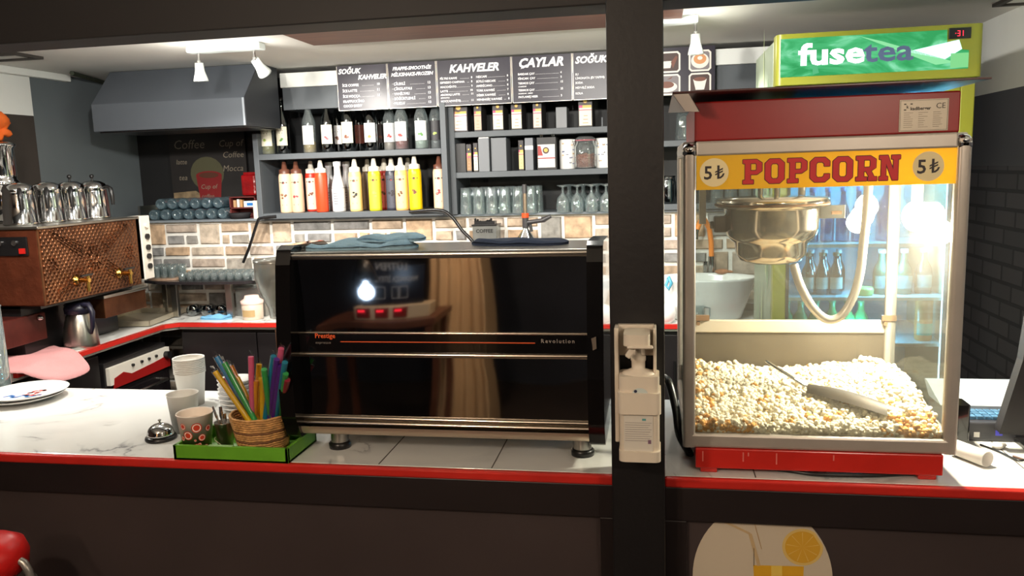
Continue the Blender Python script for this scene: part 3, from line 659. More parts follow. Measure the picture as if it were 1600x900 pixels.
straws = [((333, 576), (373, 634), 'yellow', 'leftmost yellow straw leaning out of the basket'), ((346, 588), (385, 634), 'rose', 'wide rose pink straw at the left of the basket'), ((336, 553), (378, 628), 'blue', 'blue straw with a long clear wrapper end at left'),
 ((348, 562), (383, 628), 'green', 'green straw leaning left over the rose pink one'), ((358, 567), (390, 634), 'orange', 'orange straw leaning left from the basket middle'), ((368, 585), (391, 632), 'yellow', 'short yellow straw just right of the orange one'),
 ((392, 552), (394, 634), 'pink', 'upright pink straw with a silvery end'), ((405, 564), (402, 634), 'yellow', 'tall yellow straw at the basket middle'), ((408, 585), (410, 634), 'yellow', 'lower yellow straw at the basket middle'), ((400, 590), (398, 634), 'orange', 'orange straw behind the yellow middle ones'),
 ((412, 573), (420, 632), 'green', 'green straw right of the yellow middle ones'), ((428, 552), (418, 628), 'cyan', 'cyan straw leaning right behind the green one'), ((433, 557), (424, 630), 'purple', 'left purple straw leaning right'), ((440, 540), (430, 628), 'pink', 'tallest pink straw leaning right'),
 ((439, 566), (430, 632), 'purple', 'right purple straw, lower of the two'), ((446, 562), (435, 632), 'cyan', 'cyan straw right of the purple ones'), ((447, 580), (441, 630), 'green', 'green straw at the right rim'), ((450, 590), (449, 628), 'crimson', 'crimson straw at the far right rim')]
def strawmat(c_):
    n_ = 'straw_'+c_
    if n_ in MATS: return MATS[n_]
    m = M(n_, cols_[c_], .35, spec=.6); nt = m.node_tree
    tl = nt.nodes.new('ShaderNodeBsdfTranslucent'); tl.inputs[0].default_value = lin(cols_[c_]); mx = nt.nodes.new('ShaderNodeMixShader'); mx.inputs[0].default_value = .45
    nt.links.new(nt.nodes['Principled BSDF'].outputs[0], mx.inputs[1]); nt.links.new(tl.outputs[0], mx.inputs[2]); nt.links.new(mx.outputs[0], nt.nodes['Material Output'].inputs[0]); return m
for i, (tp, bt, c_, lb) in enumerate(straws):
    yy = 1.70+.045*((i*37) % 10)/10; rr = .0066 if c_ != 'rose' else .0088
    a, b = (A(*tp, 1.645+.004*(i % 3)), A(*bt, 1.70)) if i >= 10 else (A(*tp, yy), A(*bt, yy)); d = (a-b).normalized(); b = b-d*min(.05, (b.z-1.016)/max(d.z, .3))
    # keep the foot inside the basket
    v2 = Vector((b.x-bc.x, b.y-bc.y)); 
    if v2.length > .046: v2 = v2.normalized()*.046; b.x, b.y = bc.x+v2.x, bc.y+v2.y
    d = (a-b).normalized()
    t = thing('drinking_straw', lb, 'straw', b, 'coloured wrapped straws in the basket')
    MB().tube([b, a-d*.008], rr, 10).build('tube', strawmat(c_), t)
    s_ = d.cross(Vector((0, 1, 0))).normalized(); mb = MB()
    mb.tube([b+d*.02, a-d*.004], rr*1.25, 8, cap=False)
    j = [random.uniform(-.002, .002) for _ in range(6)]
    mb.add([a-s_*.004-d*.006, a+s_*.004-d*.006, a+s_*.0055+d*(.006+j[0]), a+d*.009+Vector((0, -.004+j[1], 0)), a-s_*.0055+d*(.005+j[2])], [(0, 1, 2, 3), (0, 3, 4)])
    mb.build('wrapper', m_wrap, t)
# cup stack and saucers behind
cc = A(298, 600, 2.08); cc = Vector((cc.x, 2.08, 1.0))
for k in range(9):
    lb = 'plain white paper cup nested in the tall stack' if 0 < k < 8 else ('lowest white paper cup of the tall stack' if k == 0 else 'topmost white paper cup of the tall stack')
    MB().lathe([(0, .004), (.033, .004), (.033, 0), (.0425, .094), (.0445, .095), (.044, .098), (.0415, .097), (.0415, .093)], (cc.x, cc.y, 1.0+k*.0052+.0), 28).build('paper_cup', m_cupw, at=(cc.x, cc.y, 1.0+k*.0052), label=lb, cat='paper cup', group='stacked white paper cups')
cs = A(369, 600, 2.03)
for k in range(7):
    lb = ['lowest white bowl of the pile behind the straws', 'topmost white bowl of the pile behind the straws', 'white bowl within the pile behind the straws'][0 if k == 0 else 1 if k == 6 else 2]
    MB().lathe([(0, 0), (.022, 0), (.024, .003), (.05, .016), (.051, .018), (.048, .0175), (.022, .006), (0, .005)], (cs.x, 2.03, 1.0+k*.0125), 32).build('white_bowl', m_wglaze, at=(cs.x, 2.03, 1.0+k*.0125), label=lb, cat='bowl', group='pile of white bowls')
# bell
cc = G(252, 686, 1.0)
t = thing('service_bell', 'small chrome counter bell on a black base', 'bell', cc)
MB().lathe([(0, 0), (.037, 0), (.0385, .004), (.037, .009), (.03, .012), (0, .012)], cc, 36).build('base', m_dark, t)
MB().lathe([(.0325, .013), (.033, .016)]+[(.032*math.cos(k/8*PI/2), .018+.024*math.sin(k/8*PI/2)) for k in range(9)], cc, 36).build('dome', m_chrome, t)
MB().cyl(cc+Vector((0, 0, .041)), cc+Vector((0, 0, .050)), .0025, n=10).ball(cc+Vector((0, 0, .05)), .0045, 12, sz=.6).build('button', m_chrome, t)
# plates
cc = G(43, 624, 1.0)
for k, (ox, lb) in enumerate(((-.012, 'lower white oval plate at the counter back left'), (0, 'upper white plate painted with red and blue marks'))):
    p = Vector((cc.x+ox, cc.y, 1.0+k*.011))
    t = thing('white_plate', lb, 'plate', p, 'two stacked plates')
    MB().lathe([(0, .001), (.06, .001), (.062, 0), (.085, .006), (.115, .017), (.1165, .019), (.114, .019), (.085, .010), (.06, .006), (0, .006)], p, 56).build('dish', m_wglaze, t)
    if k:
        mb = MB(); z0 = p.z+.0064
        def blob(x, y, a, b, mi, ang=0):
            poly = [(p.x+x+a*math.cos(q)*math.cos(ang)-b*math.sin(q)*math.sin(ang), p.y+y+a*math.cos(q)*math.sin(ang)+b*math.sin(q)*math.cos(ang), z0) for q in [2*PI*i/10 for i in range(10)]]
            mb.add(poly, [tuple(range(10))], mi)
        rr = random.Random(4)
        for i in range(9): blob(.012+rr.uniform(-.016, .016), .03+rr.uniform(-.02, .02), .010, .006, 0, rr.random()*3)
        for i in range(16): blob(-.045+i*.0062, -.035+.012*math.sin(i*.9)+i*.0012, .009, .0048, 1 if i % 3 else 2, .6+i)
        for i in range(8): blob(.0+i*.0065, -.012+.006*math.sin(i*2), .008, .004, 0, i)
        for i in range(5): blob(-.06+i*.01, 0+.004*math.sin(i*2), .005, .0016, 3, i)
        mb.build('painted_marks', [M('paint_red', (220, 70, 60), .4), M('paint_blue', (60, 130, 200), .4), M('paint_deepblue', (40, 80, 170), .4), M('paint_pink', (230, 170, 160), .4)], t)
# clear container at the left edge
c0 = A(-32, 560, 2.12)
t = thing('clear_container', 'tall clear plastic container cut by the left picture edge', 'container', (c0.x, 2.16, 1.0))
zt_ = A(0, 480, 2.16).z
mb = MB().lathe([(0, .002), (.045, .002), (.047, .01), (.043, zt_-1.0), (.0445, zt_-1.0), (.049, .01)], (c0.x, 2.16, 1.0), 36)
mb.build('body', m_glass, t); MB().torus((c0.x, 2.16, zt_), .0445, .0025, 36).build('rim', m_glass, t)
# ================================================================ back worktop, cabinets, oven
WZ = .9
r = thing('back_worktop', 'white marble worktop with red edge running round the back corner', 'worktop', (-2.5, 4.0, WZ))
xe, ye = -2.55, 3.82
mb = MB().prism([(XL, 2.75), (xe+.0, 2.75), (xe, ye-.06), (xe+.06, ye), (.56, ye), (.56, 4.185), (XL, 4.185)], (0, 0, WZ-.035), (1, 0, 0), (0, 1, 0), (0, 0, .035))
mb.build('marble_top', m_marble, r)
mb = MB().prism([(xe, 2.75), (xe+.022, 2.75), (xe+.022, ye-.07), (xe+.07, ye-.022), (.56, ye-.022), (.56, ye), (xe+.06, ye), (xe, ye-.06)], (0, 0, WZ-.019), (1, 0, 0), (0, 1, 0), (0, 0, .021))
mb.build('red_edge', m_red, r, bevel=.006)
def cabinet(x0, x1, y0, y1, doors, axis, label, z0=.08, z1=.863):
    r = thing('base_cabinet', label, 'cabinet', ((x0+x1)/2, (y0+y1)/2, 0))
    MB().box(x0, x1, y0, y1, z0, z1).box(x0+.02, x1-.02, y0+.05, y1, 0, z0).build('carcass', m_black, r)
    n = doors
    for k in range(n):
        if axis == 'y':
            w = (x1-x0)/n; a = x0+k*w+.004; b = x0+(k+1)*w-.004
            d = MB().box(a, b, y0-.018, y0, z0+.01, z1-.02).build('door', M('cabinet_door', (27, 23, 24), .4, var=.1), r, bevel=.002)
            MB().cyl((b-.03, y0-.035, .6), (b-.03, y0-.035, .72), .005, n=8).build('handle', m_dark, d)
        else:
            w = (y1-y0)/n; a = y0+k*w+.004; b = y0+(k+1)*w-.004
            d = MB().box(x1, x1+.018, a, b, z0+.01, z1-.02).build('door', M('cabinet_door', (27, 23, 24), .4, var=.1), r, bevel=.002)
            MB().cyl((x1+.035, a+.03, .6), (x1+.035, a+.03, .72), .005, n=8).build('handle', m_dark, d)
    return r
cabinet(-2.5, -1.2, 3.86, 4.15, 3, 'y', 'dark base cabinet under the back worktop, left part')
cabinet(-1.19, .55, 3.86, 4.15, 4, 'y', 'dark base cabinet under the back worktop, sink part')
cabinet(XL+.01, -2.6, 2.78, 3.3, 1, 'x', 'dark base cabinet under the samovar')
# oven under the left worktop (control strip seen)
r = thing('oven', 'dark oven with white and red control strip under the left worktop', 'oven', (-2.8, 3.6, 0))
MB().box(XL+.01, -2.57, 3.31, 3.8, .02, .80).build('body', m_black, r, bevel=.004)
MB().box(-2.57, -2.56, 3.33, 3.80, .40, .66).build('door', M('oven_door', (26, 22, 24), .15), r, bevel=.003)
s0, s1 = S(178, 592, -2.55), S(290, 542, -2.55)
yo0, yo1 = 3.32, 3.86
strip = MB().prism([(yo0, .69), (yo1-.06, .69), (yo1-.06, .775), (yo0, .775)], (-2.57, 0, 0), (0, 1, 0), (0, 0, 1), (.02, 0, 0)).build('control_strip', m_wplastic, r, bevel=.002)
MB().prism([(yo0+.02, .672), (yo1-.062, .672), (yo1-.062, .735), (yo1-.2, .722), (yo0+.16, .712), (yo0+.1, .735), (yo0+.03, .72)], (-2.552, 0, 0), (0, 1, 0), (0, 0, 1), (.004, 0, 0)).build('red_band', m_redp, r)
for k, yy in enumerate((3.49, 3.56, 3.62, 3.68)): MB().cyl((-2.55, yy, .752), (-2.54, yy, .752), .007, n=10).build('indicator', m_dark, r)
MB().cyl((-2.55, 3.765, .738), (-2.525, 3.765, .738), .02, n=16).build('knob', m_dark, r)
MB().tube([(-2.56, 3.36, .62), (-2.52, 3.36, .62), (-2.52, 3.72, .62), (-2.56, 3.72, .62)], .008, 8).build('handle', m_steel, r)
# ================================================================ copper tea boiler
def coppermat(engr):
    m = bpy.data.materials.new('copper_engraved' if engr else 'copper_plain'); m.use_nodes = True; nt = m.node_tree; N = nt.nodes; L = nt.links; p = N['Principled BSDF']
    p.inputs['Metallic'].default_value = .85; p.inputs['Roughness'].default_value = .34
    tc = N.new('ShaderNodeTexCoord'); n = N.new('ShaderNodeTexNoise'); n.inputs['Scale'].default_value = 7; n.inputs['Detail'].default_value = 6; L.new(tc.outputs['Object'], n.inputs[0])
    r = N.new('ShaderNodeValToRGB'); r.color_ramp.elements[0].color = lin((98, 62, 42)); r.color_ramp.elements[1].color = lin((150, 100, 68)); r.color_ramp.elements[0].position = .3; r.color_ramp.elements[1].position = .7
    L.new(n.outputs[0], r.inputs[0]); L.new(r.outputs[0], p.inputs['Base Color'])
    if engr:
        v = N.new('ShaderNodeTexVoronoi'); v.inputs['Scale'].default_value = 30; v.feature = 'SMOOTH_F1'; L.new(tc.outputs['Object'], v.inputs[0])
        hs = []
        for sg in (1, -1):
            mp = N.new('ShaderNodeMapping'); mp.inputs['Rotation'].default_value = (sg*.72, 0, 0); L.new(tc.outputs['Object'], mp.inputs[0])
            w = N.new('ShaderNodeTexWave'); w.bands_direction = 'Y'; w.inputs['Scale'].default_value = 16; w.inputs['Distortion'].default_value = .6; L.new(mp.outputs[0], w.inputs[0]); hs.append(w)
        m1 = N.new('ShaderNodeMath'); m1.operation = 'MULTIPLY'; L.new(hs[0].outputs['Fac'], m1.inputs[0]); L.new(hs[1].outputs['Fac'], m1.inputs[1])
        m2 = N.new('ShaderNodeMath'); m2.operation = 'MULTIPLY_ADD'; m2.inputs[1].default_value = .7; L.new(v.outputs[0], m2.inputs[0]); L.new(m1.outputs[0], m2.inputs[2])
        b = N.new('ShaderNodeBump'); b.inputs['Strength'].default_value = .7; b.inputs['Distance'].default_value = .008; L.new(m2.outputs[0], b.inputs['Height']); L.new(b.outputs[0], p.inputs['Normal'])
    return m
m_copper, m_copperp = coppermat(True), coppermat(False)
bx0, bx1, by0, by1, bz0, bz1 = -3.04, -2.55, 2.97, 3.63, 1.135, 1.462
r = thing('tea_boiler', 'engraved copper tea boiler with two brass taps and steel top', 'tea boiler', (-2.8, 3.3, WZ))
MB().box(bx0, bx1, by0, by1, bz0, bz1).build('body', m_copperp, r, bevel=.004)
# embossed copper plate: border, diagonal lattice bands, rosette
u, v = Vector((0, 1, 0)), Vector((0, 0, 1)); o0 = Vector((bx1, by0, bz0)); Wd, Hd = by1-by0, bz1-bz0
mb = MB(); mb.prism([(.012, .006), (Wd-.012, .006), (Wd-.012, Hd-.006), (.012, Hd-.006)], o0, u, v, (.003, 0, 0))
def bar(a, b, w, t=.004):
    a, b = Vector(a), Vector(b); d = (b-a).normalized(); nn = Vector((-d.y, d.x))*w/2
    mb.prism([tuple(a+nn), tuple(a-nn), tuple(b-nn), tuple(b+nn)], o0+Vector((.003, 0, 0)), u, v, (t, 0, 0), 0)
cxx, czz = Wd*.5, Hd*.52
for sx in (-1, 1):
    for sz_ in (-1, 1):
        for off in (-.03, -.015, 0, .015, .03):
            a = (cxx+sx*(.07+off*.3), czz+sz_*.045+off*sz_*-1); b = (cxx+sx*.25, czz+sz_*(Hd*.42)+off*sz_*-1*.6)
            b = (b[0], min(max(b[1], .02), Hd-.02)); bar(a, b, .0035)
        for k in range(7):
            t = k/6; ax = cxx+sx*(.09+.15*t); az = czz+sz_*(.05+.08*t); bar((ax-.014, az+sz_*.012), (ax+.014, az-sz_*.012), .003)
for k in range(12):
    a = 2*PI*k/12; bar((cxx+.022*math.cos(a), czz+.026*math.sin(a)), (cxx+.055*math.cos(a), czz+.066*math.sin(a)), .007, .005)
mb.torus(o0+u*cxx+v*czz+Vector((.004, 0, 0)), .022, .004, 20, 6, M_=Matrix(((0, 0, 1), (1, 0, 0), (0, 1, 0))))
for ex in (.07, Wd-.07):
    for k in range(8):
        a = 2*PI*k/8; bar((ex+.01*math.cos(a), czz+.012*math.sin(a)), (ex+.03*math.cos(a), czz+.036*math.sin(a)), .006, .005)
mb.build('engraved_plate', m_copper, r)
MB().box(bx0, bx1+.012, by0-.01, by1+.01, bz1, bz1+.012).build('top_plate', m_steel, r, bevel=.003)
fm = MB().box(bx0+.01, bx1-.006, by0-.004, by0, bz0+.006, bz1-.006)
fm.build('front_sheet', M('dark_copper_tiles', (110, 56, 36), .4, .6, var=.25, vs=14, bump=.4, bs=30), r)
gp = MB().box(bx1-.2, bx1-.045, by0-.012, by0-.004, bz1-.11, bz1-.03).build('gauge_panel', m_dark, r, bevel=.002)
MB().cyl((bx1-.17, by0-.02, bz1-.055), (bx1-.17, by0-.012, bz1-.055), .012, n=16).cyl((bx1-.1, by0-.02, bz1-.055), (bx1-.1, by0-.012, bz1-.055), .012, n=16).build('gauge', m_chrome, gp)
MB().box(bx1-.08, bx1-.055, by0-.02, by0-.012, bz1-.1, bz1-.078).build('red_switch', M('switch_red', (190, 30, 24), .4), gp)
for yt, zt2 in ((S(118, 438, -2.55).y, S(118, 438, -2.55).z), (S(185, 427, -2.55).y, S(185, 427, -2.55).z)):
    tp = MB().lathe([(0, 0), (.024, 0), (.027, .005), (.014, .011), (.011, .018)], (bx1+.003, yt, zt2), 18, M_=Matrix(((0, 0, 1), (1, 0, 0), (0, 1, 0)))).cyl((bx1+.01, yt, zt2), (bx1+.07, yt, zt2), .010, n=12).cyl((bx1+.062, yt, zt2+.02), (bx1+.062, yt, zt2-.05), .008, n=12).build('tap', M('brass', (206, 164, 84), .2, 1.), r)
    MB().box(bx1+.056, bx1+.068, yt-.04, yt+.03, zt2+.02, zt2+.028).build('tap_lever', m_dark, tp)
ks = MB().box(bx1-.03, bx1+.012, by1+.012, by1+.03, bz0+.02, bz1+.005).build('control_strip', m_wplastic, r, bevel=.002)
MB().box(bx1-.06, bx1+.010, by1+.012, by1+.095, bz0+.02, bz1+.012).build('side_box', m_wplastic, r, bevel=.003)
for k, zz in enumerate((.29, .235, .18, .135, .085)):
    MB().cyl((bx1+.012, by1+.055, bz0+zz), (bx1+.022, by1+.055, bz0+zz), .014 if k else .012, n=16).build('knob', m_dark if k else m_wplastic, r)
# plinth boxes below
MB().box(-3.0, -2.70, 3.0, 3.62, WZ+.004, bz0).box(-3.0, -2.60, 3.0, 3.62, 1.118, bz0).build('plinth', m_dark, r)
q0, q1 = .965, 1.10
dr = MB().box(-2.72, -2.585, 3.38, 3.70, q0+.04, 1.1).build('copper_drawer', m_copperp, r, bevel=.003)
MB().box(-2.72, -2.575, 3.37, 3.71, 1.1, 1.115).build('drawer_top', m_steel, r, bevel=.002)
MB().box(-3.02, -2.685, 2.84, 3.12, q0, 1.085).build('lower_case', M('dark_red_case', (92, 40, 34), .35, .3, var=.25, vs=12), r, bevel=.004)
mb = MB()
for k, (a, b, c_, d) in enumerate(((-2.93, -2.88, 1.02, 1.05), (-2.86, -2.82, 1.025, 1.06), (-2.83, -2.78, 1.0, 1.02), (-2.76, -2.72, 1.03, 1.045))): mb.box(a, b, 2.838, 2.84, c_, d)
mb.build('label_plate', M('label_dim', (140, 120, 112), .5), r)
MB().lathe([(0, 0), (.014, 0), (.014, .006), (.006, .02), (0, .02)], (-2.685, 3.08, 1.065), 14, M_=Matrix(((0, 0, 1), (1, 0, 0), (0, 1, 0)))).build('valve', m_chrome, r)
# teapots on the boiler
def teapot(px, Y, label, rr=.066, h=.182, lid=True, ha=None, base=bz1+.012, big=False):
    p = A(px, 340, Y); c = Vector((p.x, Y, base))
    t = thing('steel_teapot', label, 'teapot', c, 'steel teapots on the tea boiler')
    MB().lathe([(0, 0), (rr, 0), (rr*1.05, .006), (rr*1.0, .012), (rr*.97, h*.45), (rr*.9, h*.72), (rr*.88, h*.78), (rr*.92, h*.8), (rr*.86, h*.86)], c, 36).build('pot', m_chrome, t)
    l = MB().lathe([(rr*.93, h*.8), (rr*.93, h*.83), (rr*.84, h*.92), (rr*.5, h*.99), (0, h*1.02)], c, 36).build('lid', m_chrome, t)
    if lid: MB().cyl(c+Vector((0, 0, h*1.0)), c+Vector((0, 0, h*1.08)), .004, n=8).ball(c+Vector((0, 0, h*1.12)), .0105, 14).build('lid_knob', m_dark, l)
    a = ha if ha is not None else -PI*.3; d = Vector((math.cos(a), math.sin(a), 0)); q = lambda x, z: c+d*x+Vector((0, 0, z))
    MB().tube([q(rr*.9, h*.80), q(rr*1.35, h*.84), q(rr*1.62, h*.78), q(rr*1.72, h*.6), q(rr*1.72, h*.36)], [.006, .009, .011, .010, .008], 10).build('handle', m_dark, t)
    MB().tube([q(-rr*.85, h*.42), q(-rr*1.2, h*.55), q(-rr*1.5, h*.82)], [.014, .010, .006], 10).build('spout', m_chrome, t)
teapot(150, 3.54, 'steel teapot at the right end of the boiler row, knob lid', ha=-.15)
teapot(115, 3.40, 'steel teapot second from the right on the boiler, knob lid', ha=-.9)
teapot(78, 3.26, 'steel teapot third from the right on the boiler', lid=False, ha=-.9)
teapot(33, 3.10, 'steel teapot fourth from the right on the boiler', rr=.068, lid=False, ha=-.8)
p = A(3, 330, 3.22); c = Vector((-2.965, 3.28, bz1+.012))
t = thing('tea_urn', 'tall steel urn behind the teapots at the left picture edge', 'urn', c)
MB().lathe([(0, 0), (.075, 0), (.078, .01), (.07, .02), (.07, .17), (.078, .18), (.06, .2), (.062, .22), (.06, .34), (.07, .35), (.071, .36), (.05, .37), (0, .375)], c, 32).build('body', m_chrome, t)
mb = MB()
rr = random.Random(2)
mb.ball(c+Vector((.01, 0, .43)), .05, 32, sz=1.1)
mb.v = [tuple(Vector(p)+(Vector(p)-c-Vector((.01, 0, .43)))*(.75*noise.noise(Vector(p)*24)+.25*noise.noise(Vector(p)*70))) for p in mb.v]
mb.build('orange_cloth', M('orange_cloth', (214, 96, 24), .8, var=.2, vs=20), at=c+Vector((0, 0, .37)), label='crumpled orange cloth on top of the steel urn', cat='cloth')
# carafe, baking tray, pink cloth
c = Vector((-2.61, 3.235, WZ))
t = thing('vacuum_carafe', 'steel vacuum carafe with dark lid and handle on the left worktop', 'carafe', c)
MB().lathe([(0, 0), (.074, 0), (.075, .004), (.075, .02), (.069, .09), (.056, .145), (.048, .16)], c, 32).build('body', m_steel, t)
MB().lathe([(.048, .155), (.058, .16), (.06, .185), (.05, .205), (.02, .21), (0, .21)], c, 28).tube([c+Vector((-.05, 0, .19)), c+Vector((-.062, 0, .2))], .012, 8).build('lid', M('navy_plastic', (28, 28, 44), .35), t)
MB().tube([c+Vector((.02, -.02, .2)), c+Vector((.08, -.03, .2)), c+Vector((.098, -.035, .17)), c+Vector((.092, -.035, .1)), c+Vector((.07, -.02, .07))], [.01, .012, .012, .010, .008], 10).build('handle', M('navy_plastic', (28, 28, 44), .35), t)
pts = [G(165, 508, WZ+.02), G(270, 492, WZ+.02), G(240, 481, WZ+.02)]
t = thing('baking_tray', 'shallow steel baking tray on the left worktop by the boiler', 'tray', (-2.75, 3.86, WZ))
def pan(x0, x1, y0, y1, z, h, w=.003, mb=None):
    mb = mb or MB()
    for a in ((x0, x1, y0, y1, z, z+w), (x0, x1, y0, y0+w, z, z+h), (x0, x1, y1-w, y1, z, z+h), (x0, x0+w, y0, y1, z, z+h), (x1-w, x1, y0, y1, z, z+h)): mb.box(*a)
    return mb
o = pan(-.16, .16, -.22, .20, 0, .028).build('tray_pan', M('old_steel', (196, 186, 164), .3, .7, var=.15, vs=8), t, at=(-2.75, 3.86, WZ)); o.data.transform(Matrix.Translation((-2.75, 3.86, WZ))); o.location = (0, 0, .003); o.rotation_euler = (0, 0, .12)
t.location = (-2.765, 3.90, WZ)
m_pink = M('pink_cloth', (196, 138, 138), .9, var=.06, vs=10, bump=.3, bs=200)
def dr_(x, y): return -max(0, (x+2.50))*.9 if x > -2.50 else 0
cloth('kitchen_towel', m_pink, loop([(-3.06, 2.78), (-2.62, 2.72), (-2.42, 2.80), (-2.40, 3.0), (-2.52, 3.08), (-2.66, 3.16), (-2.84, 3.25), (-3.05, 3.2)], 64), WZ+.004, 'pink towel spread over the end of the left worktop', 'towel', amp=.02, seed=2, fr=6, drape=lambda x, y: -max(0, x+2.5)**1.0*.6)
# side board carrying the towel end
# ================================================================ glass shelf on the back worktop
p0, p1 = A(225, 437, 3.98), A(411, 437, 3.98)
sz0 = 1.105
t = thing('glass_stand', 'dark rounded stand on steel legs, carrying tea glasses', 'stand', ((p0.x+p1.x)/2, 4.0, WZ))
poly = [(p0.x-.02, 4.16), (p0.x, 3.98), (p0.x+.1, 3.93)]+[(p0.x+.1+(p1.x-p0.x-.1)*k/8, 3.93-.03*math.sin(PI*k/8)+.0*k) for k in range(1, 8)]+[(p1.x-.02, 3.98), (p1.x+.02, 4.16)]
MB().prism(poly, (0, 0, sz0-.015), (1, 0, 0), (0, 1, 0), (0, 0, .015)).build('top', M('stand_dark', (42, 38, 40), .25), t, bevel=.003)
for px in (274, 359):
    q = A(px, 470, 3.97); MB().box(q.x-.018, q.x+.018, 3.96, 3.985, WZ+.004, sz0-.015).build('leg', m_steel, t, bevel=.002)
for xx in (p0.x+.02, p1.x-.05): MB().box(xx, xx+.03, 4.1, 4.14, WZ+.004, sz0-.015).build('leg', m_steel, t, bevel=.002)
q = G(268, 433, sz0+.02)
t = MB().prism(disc(0, 0, .11, .085, 28), (p0.x+.11, 4.03, sz0+.001), (1, 0, 0), (0, 1, 0), (0, 0, .012)).build('round_tray', M('brown_tray', (150, 124, 104), .4), at=(p0.x+.11, 4.03, sz0), label='brown serving tray under the left group of tea glasses', cat='tray', bevel=.002)
def gl(name, prof, label, cat, group, pos, mat=None):
    o = MB().lathe(prof, (0, 0, 0), 16).build(name, mat or m_glass, label=label, cat=cat, group=group)
    first = True
    for p in pos:
        if first: o.location = p; first = False
        else: c = o.copy(); COL.objects.link(c); c.location = p
tulip = [(0, .0), (.018, 0), (.02, .003), (.017, .02), (.0205, .045), (.0215, .066), (.0205, .066), (.0195, .045), (.016, .02), (.017, .006), (0, .005)]
inv = [(.0215, 0), (.0205, .02), (.017, .045), (.02, .062), (.018, .066), (0, .066), (0, .062), (.015, .06), (.016, .045), (.0195, .02), (.0205, 0)]
gl('tea_glass', tulip, 'small tulip shaped tea glass on the brown tray', 'glass', 'tea glasses on the brown tray', [(p0.x+.11+dx_, 4.03+dy_, sz0+.013) for dx_, dy_ in [(-.075+.045*i, -.045) for i in range(4)]+[(-.085+.045*i, 0) for i in range(5)]+[(-.065+.045*i, .045) for i in range(4)]])
low = [(0, 0), (.0195, 0), (.022, .045), (.021, .045), (.0185, .004), (0, .004)]
gl('water_glass', low, 'low clear glass upright on the dark stand, right of the tray', 'glass', 'low glasses on the dark stand', [(p0.x+.25+.047*i, 3.955+.0*i, sz0) for i in range(10)]+[(p0.x+.27+.047*i, 4.02, sz0) for i in range(10)]+[(p0.x+.25+.047*i, 4.085, sz0) for i in range(10)])
# under the stand
for k, (px, lb) in enumerate(((302, 'dark bottle lying under the stand, left one'), (325, 'dark bottle lying under the stand, middle one'), (346, 'dark bottle lying under the stand, right one'))):
    q = A(px, 475, 4.02)
    MB().lathe([(0, 0), (.028, 0), (.031, .005), (.031, .06), (.02, .09), (.012, .11), (.012, .125), (0, .125)], (q.x, 3.99, WZ+.032), 20, M_=Matrix(((1, 0, 0), (0, 0, 1), (0, -1, 0)))).build('lying_bottle', glass('blue_dark_glass', (90, 110, 130), .5, .05), at=(q.x, 3.99, WZ), label=lb, cat='bottle', group='bottles lying under the stand')
q = A(335, 486, 3.93); cloth('blue_cloth', M('sky_cloth', (110, 170, 210), .9), loop([(q.x-.06, 3.90), (q.x+.06, 3.895), (q.x+.1, 3.93), (q.x+.05, 3.955), (q.x-.07, 3.945)]), WZ+.001, 'small blue cloth between the legs of the stand', 'cloth', amp=.02, seed=7, fr=22)
q = A(402, 465, 4.07)
t = thing('clear_box', 'cloudy clear storage box on the worktop right of the stand', 'box', (q.x, 4.07, WZ))
m_cloudy = glass('cloudy_plastic', (200, 200, 196), .4, .2, film=.3)
pan(q.x-.09, q.x+.08, 4.0, 4.14, WZ, .15, mb=MB()).build('box_body', m_cloudy, t, bevel=.004); MB().box(q.x-.093, q.x+.083, 3.997, 4.143, WZ+.15, WZ+.158).build('lid', m_cloudy, t)
q = G(420, 489, WZ)
t = thing('jar', 'small jar with pink lid beside the grinder hopper', 'jar', (q.x, 3.93, WZ))
MB().lathe([(0, 0), (.05, 0), (.054, .005), (.056, .085), (.05, .09), (0, .09)], (q.x, 3.93, WZ), 24).build('jar_body', M('frosted_jar', (206, 188, 170), .4), t)
MB().lathe([(.058, .085), (.06, .1), (.04, .112), (.036, .128), (0, .13)], (q.x, 3.93, WZ), 24).build('lid', M('pink_lid', (232, 200, 190), .4), t)
MB().lathe([(.0568, .02), (.0575, .055)], (q.x, 3.93, WZ), 16, a0=-2.2, a1=-.9).build('label', M('tan_label', (170, 144, 100), .6), t)
# coffee grinder behind the coffee machine
t = thing('coffee_grinder', 'coffee grinder with clear bean hopper behind the coffee machine', 'grinder', (-.93, 2.3, 1.0))
gc = A(432, 440, 2.08); gx, gy = gc.x+.0, 2.08
ztop = A(432, 408, 2.08).z; 
MB().lathe([(.058, 0), (.058, -.045), (.052, -.075), (.028, -.13), (.024, -.16)], (gx, gy, ztop), 32).build('hopper', m_cloudy, t)
MB().lathe([(.06, -.002), (.06, .006), (.02, .01), (0, .01)], (gx, gy, ztop), 32).build('hopper_lid', m_cloudy, t)
MB().lathe([(.026, 0), (.03, -.02), (.045, -.03), (.045, -.2), (.05, -.21), (.05, 1.0-ztop+.16+.001), (0, 1.0-ztop+.16+.001)], (gx+.03, gy+.01, ztop-.16), 24).build('body', m_chrome, t)
t['label'] = t['label']
